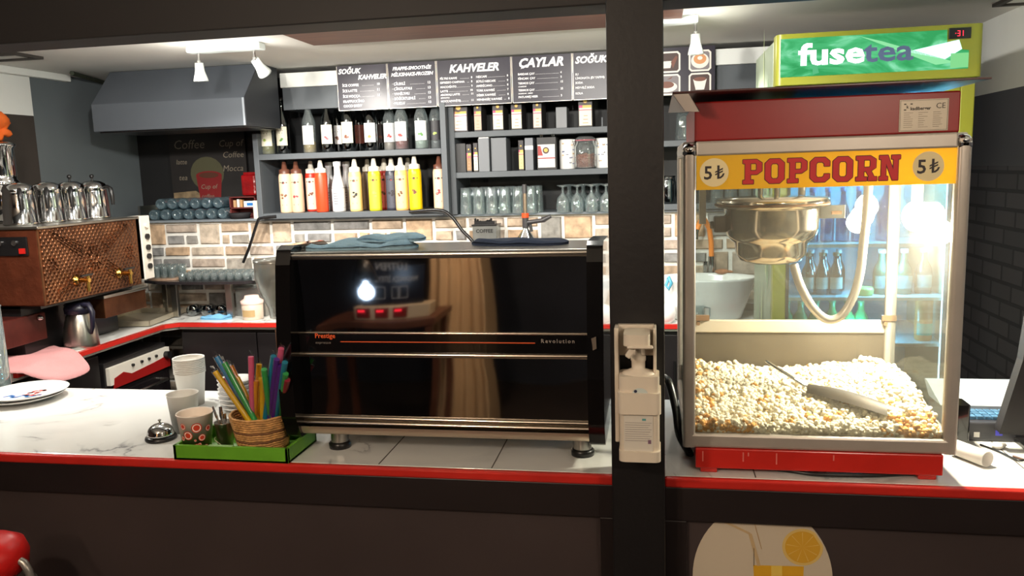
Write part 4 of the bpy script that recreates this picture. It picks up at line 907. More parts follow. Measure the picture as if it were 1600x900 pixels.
# ================================================================ things on the stone ledge, left
rb = random.Random(5)
m_wb = glass('water_bottle_plastic', (176, 204, 214), .6, .08, edge=.8, film=.3, filmcol=(170, 200, 214))
def wbottle(px, Y, z, lb):
    q = A(px, 330, Y); t = thing('water_bottle', lb, 'bottle', (q.x, Y, z+.031), 'water bottles lying in two wrapped layers')
    R_ = Matrix(((1, 0, 0), (0, 0, 1), (0, -1, 0)))
    MB().lathe([(0, .012), (.012, .006), (.02, 0), (.028, .004), (.0305, .015), (.0305, .07), (.029, .075), (.0305, .08), (.0305, .14), (.014, .185), (.0135, .2)], (q.x, Y, z+.031), 18, M_=R_).build('body', m_wb, t)
    MB().lathe([(.0145, .2), (.0145, .215), (0, .215)], (q.x, Y, z+.031), 14, M_=R_).build('cap', M('blue_cap', (50, 110, 190), .4), t)
for k, px in enumerate((238, 256, 274, 292, 310, 328, 346)): wbottle(px, 4.22, ZL, 'clear water bottle lying in the lower layer on the ledge')
for k, px in enumerate((250, 268, 286, 304, 322, 340)): wbottle(px, 4.22, ZL+.061, 'clear water bottle lying in the upper layer on the ledge')
q = A(228, 330, 4.22)
t = MB().box(q.x-.035, q.x-.022, 4.2, 4.42, ZL, ZL+.085).box(q.x-.035, q.x+.03, 4.4, 4.42, ZL, ZL+.085).build('steel_bracket', m_steel, at=(q.x, 4.3, ZL), label='small steel angle piece left of the water bottles', cat='bracket')
# coffee picture
a, b = A(270, 300, 4.46), A(388, 300, 4.46); z0, z1 = ZL+.0, A(330, 207, 4.46).z
t = thing('coffee_picture', 'chalk style coffee picture, colours dimmed with hood shade, leaning behind the water bottles', 'picture', ((a.x+b.x)/2, 4.47, ZL))
W_ = b.x-a.x; H_ = z1-z0
MB().box(a.x, b.x, 4.462, 4.475, z0, z1).build('panel', M('picture_shaded', (26, 22, 21), .6, var=.3, vs=8), t)
mb = MB(); P_ = lambda fx, fz: (a.x+W_*fx, 4.461, z0+H_*fz)
mp_ = [M('pic_cream_shaded', (124, 114, 100), .6), M('pic_red_shaded', (118, 24, 26), .5), M('pic_olive_shaded', (74, 72, 50), .6), M('pic_tan_shaded', (126, 108, 82), .6, var=.4, vs=30), M('pic_coffee_shaded', (80, 44, 30), .5)]  # panel and print colours are dimmed to carry the hood's shade
mb.flat([(0, 0), (W_*.98, 0), (W_*.98, H_*.1), (W_*.6, H_*.12), (W_*.3, H_*.32), (0, H_*.30)], P_(.01, .0), U, V, 3)
mb.flat(disc(0, 0, W_*.22, H_*.2), P_(.48, .52), U, V, 2)
mb.flat([(-.17*W_, 0), (.17*W_, 0), (.13*W_, -.34*H_), (.05*W_, -.4*H_), (-.05*W_, -.4*H_), (-.13*W_, -.34*H_)], tuple(Vector(P_(.5, .50))+Vector((0, -.0006, 0))), U, V, 1)
mb.flat(disc(0, 0, W_*.17, H_*.05), tuple(Vector(P_(.5, .5))+Vector((0, -.001, 0))), U, V, 1).flat(disc(0, 0, W_*.13, H_*.034), tuple(Vector(P_(.5, .5))+Vector((0, -.0014, 0))), U, V, 4)
for bd, fx, fz, s_ in (('Coffee', .06, .82, .075), ('Cup of', .66, .83, .055), ('Coffee', .7, .7, .05), ('Mocca', .69, .54, .05), ('Cup of', .38, .34, .038), ('coffee', .38, .23, .034), ('tea', .1, .45, .045), ('latte', .08, .64, .04)):
    mb.text(bd, tuple(Vector(P_(fx, fz))+Vector((0, -.002, 0))), U, V, s_, 0, -.005 if s_ > .06 else 0, shear=.2)
mb.build('drawing', mp_, t)
# red pack, brown organiser, white block, dark wavy bowl
a, b = A(376, 300, 4.3), A(400, 300, 4.3)
t = thing('red_pack', 'shiny red pack on the brown organiser beside the shelf', 'pack', ((a.x+b.x)/2, 4.33, ZL+.105))
MB().box(a.x+.005, b.x, 4.3, 4.36, ZL+.125, ZL+.245).build('bag', M('red_foil', (140, 18, 22), .25, var=.3, vs=16, bump=.5, bs=25), t, bevel=.012)
MB().box(a.x+.012, b.x-.006, 4.325, 4.335, ZL+.245, ZL+.258).build('top_seal', M('red_foil', (140, 18, 22), .25), t)
a, b = A(358, 330, 4.25), A(399, 330, 4.25)
t = thing('tea_box_rack', 'small dark red rack with sachets beside the shelf side', 'rack', ((a.x+b.x)/2, 4.3, ZL))
m_bor = M('bordeaux', (104, 42, 40), .5)
MB().box(a.x, b.x, 4.36, 4.38, ZL, ZL+.12).box(a.x, a.x+.008, 4.26, 4.38, ZL, ZL+.12).box(b.x-.008, b.x, 4.26, 4.38, ZL, ZL+.12).box(a.x, b.x, 4.26, 4.38, ZL, ZL+.006).box(a.x, b.x, 4.26, 4.38, ZL+.055, ZL+.061).box(a.x, b.x, 4.26, 4.38, ZL+.116, ZL+.122).build('frame', m_bor, t)
for k, (f0, f1, c_, h_) in enumerate(((.1, .2, (190, 150, 110), .04), (.24, .32, (236, 232, 226), .045), (.36, .44, (196, 150, 100), .042), (.5, .9, (210, 226, 240), .034))):
    MB().box(a.x+(b.x-a.x)*f0, a.x+(b.x-a.x)*f1, 4.275, 4.3, ZL+.062, ZL+.062+h_).build('sachet', M('sachet_%s' % 'abcd'[k], c_, .5), t)
MB().box(a.x+(b.x-a.x)*.62, a.x+(b.x-a.x)*.9, 4.274, 4.2748, ZL+.07, ZL+.085).build('sachet_stripe', M('blue_stripe', (40, 120, 200), .5), t)
q = A(373, 338, 4.2)
MB().lathe([(0, .002), (.05, .002), (.062, .03), (.06, .033), (.045, .006), (0, .006)], (q.x, 4.215, ZL), 28).build('dark_dish', M('dark_felt', (30, 28, 32), .8), at=(q.x, 4.215, ZL), label='small black dish on the ledge before the red rack', cat='dish')
q = A(402, 325, 4.2)
rbox(q.x-.018, q.x+.012, 4.18, 4.25, ZL, ZL+.10, .008).build('white_canister', m_wplastic, at=(q.x, 4.2, ZL), label='narrow white canister against the shelf side', cat='canister', bevel=.006)
# ================================================================ syrup bottles
def lv(px, Y=4.2): return A(px, 237, Y).x
m_fr = [M('fruit_red', (196, 44, 40), .5), M('fruit_green', (80, 130, 60), .5), M('fruit_orange', (222, 120, 50), .5), M('fruit_brown', (112, 62, 40), .5), M('fruit_lime', (150, 170, 80), .5), M('fruit_berry', (150, 60, 70), .5), M('print_black', (44, 40, 44), .6)]
def syrup(px, Y, label, liquid, clear, lab=(226, 222, 212), fr=None, h=.30, rr=.036, lz=(.045, .145), white=True):
    c = Vector((lv(px, Y), Y, S2)); t = thing('syrup_bottle', label, 'bottle', c, 'syrup bottles on the upper shelf')
    prof = [(0, 0), (rr*.9, 0), (rr, .006), (rr, h*.52), (rr*.93, h*.58), (rr*.5, h*.72), (rr*.37, h*.82), (rr*.36, h*.93), (rr*.42, h*.94), (rr*.42, h*.97)]
    MB().lathe(prof, c, 24).build('glass_body', m_glass if clear else glass('dark_bottle_glass', (60, 40, 34), .5, .03), t)
    fh = .5*h if not clear else .2*h
    MB().lathe([(0, .004), (rr*.94, .004), (rr*.94, fh), (0, fh)], c, 20).build('syrup', M('liquid_%d_%d_%d' % liquid, liquid, .2), t)
    MB().lathe([(rr*.45, h*.955), (rr*.45, h), (0, h)], c, 16).build('cap', m_dark, t)
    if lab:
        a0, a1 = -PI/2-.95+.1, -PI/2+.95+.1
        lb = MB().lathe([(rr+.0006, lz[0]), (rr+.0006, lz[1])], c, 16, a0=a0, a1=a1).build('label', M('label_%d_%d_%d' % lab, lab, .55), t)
        if fr is not None:
            f = MB(); rr_ = rr+.0012; ac = -PI/2+.12; rq = random.Random(px)
            def pt(u_, v_): aa = ac+u_/rr_; return (c.x+rr_*math.cos(aa), c.y+rr_*math.sin(aa), c.z+v_)
            for k in range(5):
                ox, oz, s_ = rq.uniform(-.008, .008), lz[0]+.032+rq.uniform(-.006, .006), rq.uniform(.005, .008)
                f.add([pt(ox+s_*math.cos(2*PI*i/9), oz+s_*.8*math.sin(2*PI*i/9)) for i in range(9)], [tuple(range(9))], 0)
            f.add([pt(-.013, lz[1]-.024), pt(.013, lz[1]-.024), pt(.013, lz[1]-.018), pt(-.013, lz[1]-.018)], [(0, 1, 2, 3)], 1)
            f.add([pt(-.009, lz[1]-.036), pt(.009, lz[1]-.036), pt(.009, lz[1]-.032), pt(-.009, lz[1]-.032)], [(0, 1, 2, 3)], 1)
            f.build('print', [m_fr[fr], m_fr[6]], lb)
CR = (226, 220, 200)
syrup(420, 4.17, 'syrup bottle with lime label, leftmost on the upper shelf', (120, 110, 40), True, CR, 4)
syrup(444, 4.17, 'dark syrup bottle with green mint leaf label', (40, 44, 26), False, (206, 200, 180), 1)
syrup(485, 4.17, 'clear syrup bottle with nearly blank white label', (150, 120, 60), True, (226, 224, 220), None)
syrup(514, 4.17, 'dark syrup bottle with red brown berry label', (46, 20, 16), False, CR, 5)
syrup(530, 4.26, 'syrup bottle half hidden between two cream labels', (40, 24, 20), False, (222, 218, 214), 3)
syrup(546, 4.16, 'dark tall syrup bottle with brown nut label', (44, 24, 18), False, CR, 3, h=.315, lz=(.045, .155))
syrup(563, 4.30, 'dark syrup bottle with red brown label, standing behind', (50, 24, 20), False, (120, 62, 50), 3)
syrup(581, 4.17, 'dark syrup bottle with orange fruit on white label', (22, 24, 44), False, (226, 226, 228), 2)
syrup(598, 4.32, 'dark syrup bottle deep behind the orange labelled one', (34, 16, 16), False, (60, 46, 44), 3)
syrup(611, 4.24, 'clear syrup bottle with pale label, left of the strawberry one', (150, 130, 120), True, (206, 208, 210), 0)
syrup(629, 4.16, 'clear syrup bottle with red strawberry on white label', (130, 50, 50), True, (228, 228, 230), 0)
syrup(660, 4.16, 'clear syrup bottle with green mint sprig on white label', (150, 160, 150), True, (228, 228, 230), 1)
syrup(683, 4.20, 'clear bottle with black label and small white badge', (60, 60, 64), True, (42, 40, 44), 4)
# ================================================================ sauce bottles
def sauce(px, Y, label, body, cap=(228, 222, 208), lab=None, fr=None, h=.215, rr=.034, kind='squeeze'):
    c = Vector((A(px, 333, Y).x, Y, S1)); t = thing('sauce_bottle' if kind != 'milk' else 'white_bottle', label, 'bottle', c, 'sauce bottles on the lower shelf')
    mat = M('sauce_%d_%d_%d' % body, body, .35)
    if kind == 'milk':
        MB().lathe([(0, 0), (rr, 0), (rr*1.05, .006), (rr*1.05, .12), (rr*.9, .15), (rr*.55, .2), (rr*.5, .24), (rr*.62, .245), (rr*.62, .268), (0, .27)], c, 28).build('body', mat, t)
        l = MB(); 
        for k, zz in enumerate((.125, .02)): l.lathe([(rr*1.052, zz), (rr*1.052, zz+.0025)], c, 24)
        for k in range(5): l.lathe([(rr*1.052, .04+k*.014), (rr*1.052, .046+k*.014)], c, 6, a0=-2.0-.02*k, a1=-1.3)
        l.build('print', M('print_thin_grey', (130, 130, 134), .5), t); return
    MB().lathe([(0, 0), (rr*.95, 0), (rr, .006), (rr, h*.9), (rr*.93, h*.96), (rr*.8, h)], c, 26).build('body', mat, t)
    MB().lathe([(rr*.86, h-.004), (rr*.86, h+.018), (rr*.45, h+.024), (rr*.3, h+.06), (rr*.16, h+.064), (0, h+.064)], c, 20).build('nozzle_cap', M('cap_%d_%d_%d' % cap, cap, .4), t)
    if lab or fr is not None:
        a0, a1 = -PI/2-.8, -PI/2+1.0
        lb = MB().lathe([(rr+.0006, .012), (rr+.0006, h*.86)], c, 16, a0=a0, a1=a1).build('label', M('label_%d_%d_%d' % (lab or body), lab or body, .5), t)
        f = MB(); rr_ = rr+.0012; ac = -PI/2+.1; rq = random.Random(px*3)
        def pt(u_, v_): aa = ac+u_/rr_; return (c.x+rr_*math.cos(aa), c.y+rr_*math.sin(aa), c.z+v_)
        def blob(ox, oz, s_, m_): f.add([pt(ox+s_*math.cos(2*PI*i/9), oz+s_*.8*math.sin(2*PI*i/9)) for i in range(9)], [tuple(range(9))], m_)
        blob(0, h*.76, .008, 1); blob(.004, h*.75, .004, 2)
        for sx in (-.02, .014): f.add([pt(sx, h*.755), pt(sx+.008, h*.755), pt(sx+.008, h*.775), pt(sx, h*.775)], [(0, 1, 2, 3)], 1)
        for k in range(4): blob(rq.uniform(-.012, .012), h*.42+rq.uniform(-.012, .012), rq.uniform(.006, .009), 0)
        f.add([pt(-.013, h*.18), pt(.013, h*.18), pt(.013, h*.22), pt(-.013, h*.22)], [(0, 1, 2, 3)], 1)
        f.build('print', [m_fr[fr or 3], m_fr[6], m_fr[0]], lb)
BE = (222, 190, 158); BR = (96, 58, 44)
sauce(449, 4.17, 'beige sauce bottle with brown cap, leftmost on the lower shelf', BE, BR, BE, 3)
sauce(467, 4.18, 'beige sauce bottle with brown cap, second from the left', BE, BR, (214, 184, 152), 5)
sauce(490, 4.26, 'red sauce bottle with cream label behind the orange red one', (196, 50, 36), lab=(226, 200, 180), fr=3)
sauce(505, 4.16, 'plain orange red sauce bottle with white cap', (206, 70, 34))
sauce(518, 4.32, 'white bottle standing behind on the left of three', (216, 216, 218), kind='milk')
sauce(531, 4.17, 'white bottle with thin printed lines, front of three', (226, 226, 228), kind='milk')
sauce(545, 4.30, 'white bottle standing behind on the right of three', (210, 210, 212), kind='milk')
sauce(558, 4.16, 'pale yellow sauce bottle beside the white bottles', (240, 204, 130), lab=(242, 212, 150), fr=6)
sauce(578, 4.32, 'cream capped bottle half hidden left of the lime one', (120, 96, 70))
sauce(588, 4.16, 'lime yellow sauce bottle with lemon label', (206, 204, 40), lab=(214, 210, 60), fr=4)
sauce(604, 4.28, 'red sauce bottle seen between lime and peach ones', (200, 54, 44), lab=(226, 110, 90), fr=3)
sauce(615, 4.20, 'dark sauce bottle with white cap left of the peach one', (46, 48, 60), lab=(70, 72, 84), fr=6)
sauce(629.5, 4.155, 'peach sauce bottle with brown nuts on its label', (246, 190, 120), lab=(248, 206, 150), fr=3)
sauce(641, 4.30, 'cream capped bottle hidden behind the yellow one', (200, 180, 140))
sauce(651, 4.155, 'bright yellow sauce bottle, tallest at the right', (252, 216, 10), lab=(252, 214, 12), fr=None, h=.22)
sauce(689, 4.16, 'beige sauce bottle with brown cap at the right shelf end', BE, BR, (224, 196, 166), 5)
sauce(698, 4.34, 'dark bottle with cream cap in the right shelf corner', (60, 70, 60))
a, b = A(446, 262, 4.4), A(500, 262, 4.4)
t = thing('dark_picture', 'dark frame with grey edge standing behind the sauce bottles', 'frame', ((a.x+b.x)/2, 4.4, S1))
MB().box(a.x, b.x, 4.40, 4.41, S1, A(470, 250, 4.4).z).build('panel', m_dark, t); zz = A(470, 250, 4.4).z
MB().box(a.x, b.x, 4.395, 4.40, zz-.02, zz).box(a.x, a.x+.012, 4.395, 4.40, S1, zz).box(b.x-.012, b.x, 4.395, 4.40, S1, zz).build('edge', m_grey, t)
# ================================================================ coffee boxes and canisters
m_box = M('box_black', (36, 32, 34), .4); m_pinkl = M('label_pink', (186, 60, 110), .5)
def cbox(px0, px1, side, zb, h, label, lab=True, body=(46, 42, 44), Y=4.17, name='coffee_box', brown=False, cream=(234, 222, 196), redstrip=False):
    x0, x1 = A(px0, 200, Y).x, A(px1, 200, Y).x; dpt = side
    t = thing(name, label, 'box', ((x0+x1)/2, Y, zb), 'coffee boxes on the right shelves')
    MB().box(x0, x1, Y, Y+dpt, zb, zb+h).build('carton', M('carton_%d_%d_%d' % body, body, .5), t, bevel=.002)
    if lab:
        f = MB(); y = Y-.0006; w = x1-x0
        f.box(x0+w*.06, x1-w*.06, y, Y, zb+.008, zb+h*.66, 0)
        f.box(x0+w*.06, x1-w*.06, y-.0003, Y, zb+h*.52, zb+h*.545, 1).box(x0+w*.06, x0+w*.3, y-.0003, Y, zb+h*.6, zb+h*.68, 1).box(x0+w*.3, x1-w*.06, y-.0003, Y, zb+h*.6, zb+h*.68, 2)
        f.flat(disc(0, 0, w*.24, w*.24, 16), ((x0+x1)/2, y-.0006, zb+h*.8), U, V, 3).flat(disc(0, 0, w*.14, w*.14, 16), ((x0+x1)/2, y-.0009, zb+h*.81), U, V, 2)
        for k in range(3): f.box(x0+w*(.3+.04*k), x1-w*(.3+.02*k), y-.0003, Y, zb+h*(.12+.11*k), zb+h*(.145+.11*k), 4)
        f.build('label', [M('lab_%d_%d_%d' % cream, cream, .5), m_redp if redstrip else m_pinkl, M('gold_print', (206, 170, 80), .5), M('print_brown', (60, 34, 28), .5), M('print_tan', (190, 140, 110), .5)], t)
    return t
cbox(703.5, 731, .10, S3, .155, 'wide coffee box with pale pink label, leftmost on the top shelf', cream=(240, 222, 216))
cbox(741, 753, .13, S3, .15, 'coffee box with dim brown label, second on the top shelf', cream=(190, 160, 140), redstrip=True)
cbox(770, 787, .15, S3, .15, 'coffee box with cream label, third on the top shelf')
cbox(799, 816, .15, S3, .15, 'coffee box with cream label, fourth on the top shelf')
cbox(833, 847, .17, S3, .15, 'narrow coffee box with plain pinkish label, fifth on the top shelf', cream=(216, 190, 180))
cbox(869, 886, .12, S3, .105, 'plain grey carton without label on the top shelf', lab=False, body=(120, 122, 126))
cbox(904, 926, .14, S3, .16, 'coffee box with cream label nearest the pillar on the top shelf')
t = MB().box(A(940, 190, 4.18).x, A(942, 190, 4.18).x, 4.17, 4.19, S3, S3+.045).build('grey_peg', m_grey, at=A(941, 190, 4.18), label='small grey upright peg at the top shelf end by the pillar', cat='peg')
cbox(709, 726, .12, S4, .15, 'black carton leftmost on the middle shelf', lab=False, body=(34, 34, 36))
cbox(727, 735, .12, S4, .145, 'thin brown labelled carton on the middle shelf', cream=(150, 116, 80))
cbox(738, 745, .14, S4, .15, 'thin carton with cream label left of the grey box', Y=4.165)
tt = cbox(746, 763, .14, S4, .17, 'grey carton with crumpled white top on the middle shelf', lab=False, body=(110, 113, 118), Y=4.155)
x0, x1 = A(746, 200, 4.155).x, A(763, 200, 4.155).x
MB().box(x0+.002, x1-.002, 4.16, 4.28, S4+.17, S4+.178).build('paper_top', m_paper, tt, bevel=.003)
cbox(766, 790, .13, S4, .172, 'wide plain grey carton on the middle shelf', lab=False, body=(104, 107, 112), Y=4.17)
cbox(809, 817, .15, S4, .155, 'thin carton with orange cream label, middle shelf centre', cream=(226, 190, 130), Y=4.165)
tt = cbox(819, 832, .14, S4, .165, 'grey carton with a white band on the middle shelf', lab=False, body=(112, 115, 122), Y=4.165)
x0, x1 = A(819, 200, 4.165).x, A(832, 200, 4.165).x; MB().box(x0, x1, 4.1642, 4.165, S4+.105, S4+.125).build('white_band', m_paper, tt)
tt = cbox(838, 868, .13, S4, .165, 'black jar box with big white label and clip lid', lab=False, body=(30, 29, 31), Y=4.155)
x0, x1 = A(839.5, 200, 4.155).x, A(866, 200, 4.155).x; w = x1-x0
f = MB().box(x0, x1, 4.1542, 4.155, S4+.012, S4+.128, 0).box(x0, x1, 4.1538, 4.155, S4+.056, S4+.062, 1).flat([(0, 0), (w*.3, 0), (w*.16, .05), (0, .05)], (x0, 4.1536, S4+.072), U, V, 1).flat(disc(0, 0, .017, .017), ((x0+x1)/2-.002, 4.1534, S4+.098), U, V, 2).flat(disc(0, 0, .010, .010), ((x0+x1)/2-.002, 4.153, S4+.099), U, V, 3)
f.build('label', [m_paper, m_redp, M('print_brown', (60, 34, 28), .5), M('gold_print', (206, 170, 80), .5)], tt)
f = MB(); 
for xx in (x0+.015, x1-.012): f.tube([(xx, 4.155, S4+.165), (xx, 4.15, S4+.18), (xx+.01, 4.15, S4+.18), (xx+.01, 4.155, S4+.165)], .002, 6)
f.build('clip', m_chrome, tt)
def canister(px, Y, lb):
    x = A(px, 240, Y).x; c = Vector((x, Y, S4)); t = thing('white_canister', lb, 'canister', c, 'butterfly canisters')
    MB().lathe([(0, 0), (.041, 0), (.043, .004), (.043, .145), (.038, .152), (0, .153)], c, 28).build('body', m_wglaze, t)
    f = MB(); rq = random.Random(px)
    for k in range(12):
        aa = -PI/2+rq.uniform(-.8, .9); zz = rq.uniform(.02, .13); s_ = .005; rr_ = .0438
        def pt(u_, v_): a_ = aa+u_/rr_; return (c.x+rr_*math.cos(a_), c.y+rr_*math.sin(a_), c.z+zz+v_)
        f.add([pt(0, 0), pt(-s_, s_), pt(-s_*1.2, -s_*.2), pt(-s_*.5, -s_*.8)], [(3, 2, 1, 0)], k % 3).add([pt(0, 0), pt(s_, s_), pt(s_*1.2, -s_*.2), pt(s_*.5, -s_*.8)], [(0, 1, 2, 3)][::1], k % 3)
    f.build('butterfly_print', [M('bfly_dark', (50, 52, 80), .5), M('bfly_gold', (200, 160, 90), .5), M('bfly_blue', (110, 120, 160), .5)], t)
canister(887, 4.23, 'white butterfly canister left of the bean jar'); canister(943, 4.23, 'white butterfly canister right of the bean jar, by the pillar')
c = Vector((A(915, 240, 4.19).x, 4.19, S4))
t = thing('bean_jar', 'clip top glass jar half full of coffee beans', 'jar', c)
MB().lathe([(0, .002), (.05, .002), (.055, .01), (.056, .11), (.047, .128), (.047, .14), (.05, .142)], c, 28).build('jar_body', m_glass, t)
MB().lathe([(.05, .145), (.051, .152), (.035, .162), (0, .164)], c, 28).build('lid', m_glass, t)
MB().torus(c+Vector((0, 0, .143)), .049, .003, 28, 6).build('seal_ring', M('seal_pink', (190, 110, 120), .5), t)
MB().tube([c+Vector((.052, 0, .15)), c+Vector((.062, -.01, .13)), c+Vector((.058, 0, .11))], .0016, 6).tube([c+Vector((-.05, 0, .15)), c+Vector((-.066, 0, .14)), c+Vector((-.056, 0, .115))], .0016, 6).build('clip', m_chrome, t)
f = MB(); rq = random.Random(3)
f.lathe([(0, .006), (.044, .006), (.046, .07), (0, .078)], c, 20)
for k in range(150):
    a = rq.uniform(0, 2*PI); zz = rq.uniform(.01, .078); rr_ = .047 if zz < .07 else rq.uniform(0, .045)
    f.ball(c+Vector((rr_*math.cos(a), rr_*math.sin(a), zz)), .0055, 6, sz=.6)
bo = f.build('coffee_beans', M('beans', (150, 84, 60), .45, var=.3, vs=60), at=c, label='light brown coffee beans filling the clip top jar', cat='coffee beans', kind='stuff')
# glasses in the right shelf
tall = [(.034, 0), (.028, .135), (.027, .138), (0, .138), (0, .132), (.026, .13), (.0325, 0)]
ps = []
for row, (Y, n, off) in enumerate(((4.17, 12, 0), (4.25, 12, .02), (4.33, 12, 0))):
    x = A(729, 330, 4.17).x
    for k in range(n):
        q = x+.0705*k*.83 if False else x+off+k*.0695
        if q < A(845, 330, 4.17).x: ps.append((q, Y, ZL+.001))
gl('tumbler', tall, 'tall clear tumbler upside down on the ledge shelf', 'glass', 'upturned tall tumblers', ps)
gob = [(.034, 0), (.036, .03), (.03, .07), (.012, .092), (.006, .1), (.006, .125), (.03, .135), (.031, .138), (0, .139), (0, .136), (.005, .1), (.01, .09), (.0285, .07), (.0345, .03), (.0325, 0)]
ps = [(A(880, 330, 4.17).x+.074*k+(.02 if Y > 4.2 else 0), Y, ZL+.001) for Y in (4.17, 4.26, 4.35) for k in range(4)]
gl('goblet', gob, 'clear stemmed glass upside down next to the pillar', 'glass', 'upturned stemmed glasses', ps)
# right unit (right of the pillar)
ps = [(A(1068, 212, 4.2).x, 4.2, S2), (A(1090, 212, 4.2).x, 4.26, S2)]
gl('beer_mug', [(.04, 0), (.043, .01), (.036, .09), (.036, .13), (.034, .13), (.034, .02), (0, .01)], 'clear glass jug upside down on the shelf behind the popcorn machine', 'glass', 'jugs right of the pillar', ps)
c = Vector((A(1045, 320, 4.2).x, 4.2, S1))
t = thing('water_jug', 'greyish glass jug with handle right of the pillar, lower shelf', 'jug', c)
MB().lathe([(0, .002), (.036, .002), (.04, .01), (.036, .11), (.03, .125), (.034, .14), (.032, .14), (.033, .11), (.036, .012), (0, .01)], c, 24).build('body', glass('smoke_glass', (150, 156, 162), .5, .05), t)
MB().tube([c+Vector((.0, -.036, .115)), c+Vector((.0, -.07, .11)), c+Vector((0, -.072, .05)), c+Vector((0, -.04, .03))], .006, 8).build('handle', m_glass, t)
gl('tumbler', tall, 'tall clear tumbler behind the kettle on the shelf', 'glass', 'tumblers behind the kettle', [(A(1120+22*k, 320, 4.2).x, 4.2, S1) for k in range(8)])
# torch, black clip box, cables
q = A(824, 378, 4.05)
# espresso-side tool: gas torch standing on the ledge worktop behind the machine
ty = 3.95; c = Vector((A(822, 380, ty).x, ty, WZ))
zq = lambda py: A(822, py, ty).z
t = thing('gas_torch', 'kitchen gas torch with orange ring on a chrome flask', 'torch', c)
MB().lathe([(0, 0), (.05, 0), (.055, .01), (.055, zq(382)-WZ-.02), (.045, zq(372)-WZ), (.014, zq(358)-WZ), (.012, zq(352)-WZ)], c, 24).build('flask', m_chrome, t)
MB().cyl((c.x, c.y, zq(356)), (c.x, c.y, zq(340)), .016, n=14).cyl((c.x, c.y-.0, zq(348)), (c.x+.10, c.y-.02, zq(344)), .011, n=12).cyl((c.x+.09, c.y-.02, zq(344)), (c.x+.13, c.y-.02, zq(338)), .014, .009, n=12).cyl((c.x+.02, c.y, zq(345)), (c.x+.03, c.y, zq(362)), .008, n=10).build('head', M('torch_grey', (56, 54, 56), .35), t)
MB().cyl((c.x, c.y, zq(340)), (c.x, c.y, zq(333)), .018, n=16).build('orange_ring', M('torch_orange', (226, 74, 26), .4), t)
MB().cyl((c.x, c.y, zq(333)), (c.x, c.y, zq(302)), .0095, n=12).build('tube', M('torch_tube', (160, 140, 120), .3, .8), t)
MB().cyl((c.x, c.y, zq(302)), (c.x, c.y, zq(288)), .0135, .0115, n=14).build('nozzle', M('torch_grey', (56, 54, 56), .35), t)
y_ = 4.1; x0, x1 = A(741, 360, y_).x, A(778, 360, y_).x; z1 = A(760, 352, y_).z
t = thing('clip_box', 'clear storage box with black clip and lettering behind the machine', 'box', ((x0+x1)/2, y_, WZ))
pan(x0, x1, 4.06, 4.17, WZ, z1-WZ, mb=MB()).build('box_body', m_cloudy, t, bevel=.003)
MB().box(x0-.004, x1+.004, 4.055, 4.17, z1, z1+.006).build('lid', m_dark, t)
f = MB(); rq = random.Random(8)
for k in range(7): f.cyl((x0+.012+.014*k, 4.08, z1+.006), (x0+.014+.014*k+rq.uniform(-.01, .01), 4.1, z1+.016+rq.uniform(0, .02)), .006, n=7)
f.box(x0+.01, x1-.01, 4.07, 4.13, z1+.006, z1+.022); f.build('clip', m_dark, t)
f = MB().text('COFFEE', ((x0+x1)/2, 4.0585, z1-.035), U, V, .026, 0, .02, 'CENTER'); f.build('lettering', m_dark, t)
def cable(pts, rad, label, mat=m_dark, name='black_cable'):
    P = [Vector(p) for p in pts]; out = []
    for i in range(len(P)-1):
        p0, p1, p2, p3 = P[max(i-1, 0)], P[i], P[i+1], P[min(i+2, len(P)-1)]
        for k in range(6):
            s = k/6; out.append(.5*((2*p1)+(p2-p0)*s+(2*p0-5*p1+4*p2-p3)*s*s+(3*p1-p0-3*p2+p3)*s**3))
    out.append(P[-1]); return MB().tube(out, rad, 10).build(name, mat, at=out[0], label=label, cat='cable')
cable([A(432, 338, 4.1), A(408, 341, 4.09), A(402, 348, 4.09), A(390, 385, 4.1), A(380, 410, 4.12)], .008, 'thick black cable hanging over the stones left of the shelf')
cable([A(640, 331, 4.09), A(685, 328, 4.06), A(705, 338, 4.06), A(722, 360, 4.06), A(742, 386, 4.06), A(742, 440, 4.1)], .009, 'thick black cable curving down under the shelf right end')
# ================================================================ popcorn machine
Yf, Yr = 1.68, 2.15
PL, PR = A(1067, 460, Yf).x, A(1509, 460, Yf).x
zz_ = lambda py, px=1280, Y=Yf: A(px, py, Y).z
zt0, zt1 = zz_(214, 1280), zz_(238, 1280)       # top rail
zb1, zb0 = zz_(683, 1280), zz_(705, 1280)
r = thing('popcorn_machine', 'red and aluminium popcorn machine with lit glass case and kettle', 'popcorn machine', ((PL+PR)/2, (Yf+Yr)/2, 1.0))
pw = .026
zfl = zb0
f = MB()
for x, y in ((PL, Yf), (PR-pw, Yf), (PL, Yr-pw), (PR-pw, Yr-pw)):
    f = rbox(x, x+pw, y, y+pw, zb0, zt0-.012, .008)
    f.build('corner_post', m_alu, r)
    MB().ball((x+pw/2, y+pw/2, zt0-.016), pw*.56, 16, sz=.9).box(x, x+pw, y, y+pw, zt0-.03, zt0-.016).build('corner_cap', m_chrome, r, bevel=.004)
for y in (Yf, Yr-pw): MB().box(PL+pw, PR-pw, y, y+pw, zt1, zt0).build('top_rail', m_alu, r, bevel=.004)
for x in (PL, PR-pw): MB().box(x, x+pw, Yf+pw, Yr-pw, zt1, zt0).build('top_rail', m_alu, r, bevel=.004)
for y in (Yf, Yr-pw): MB().box(PL+pw*.5, PR-pw*.5, y, y+pw, zb0, zb1).build('bottom_rail', m_alu, r, bevel=.005)
for x in (PL, PR-pw): MB().box(x, x+pw, Yf+pw, Yr-pw, zb0, zb1).build('bottom_rail', m_alu, r, bevel=.005)
MB().box(PL+.01, PR-.01, Yf+.01, Yr-.01, zb0, zb0+.012).build('floor_pan', M('pan_steel', (150, 146, 138), .4, .6), r)
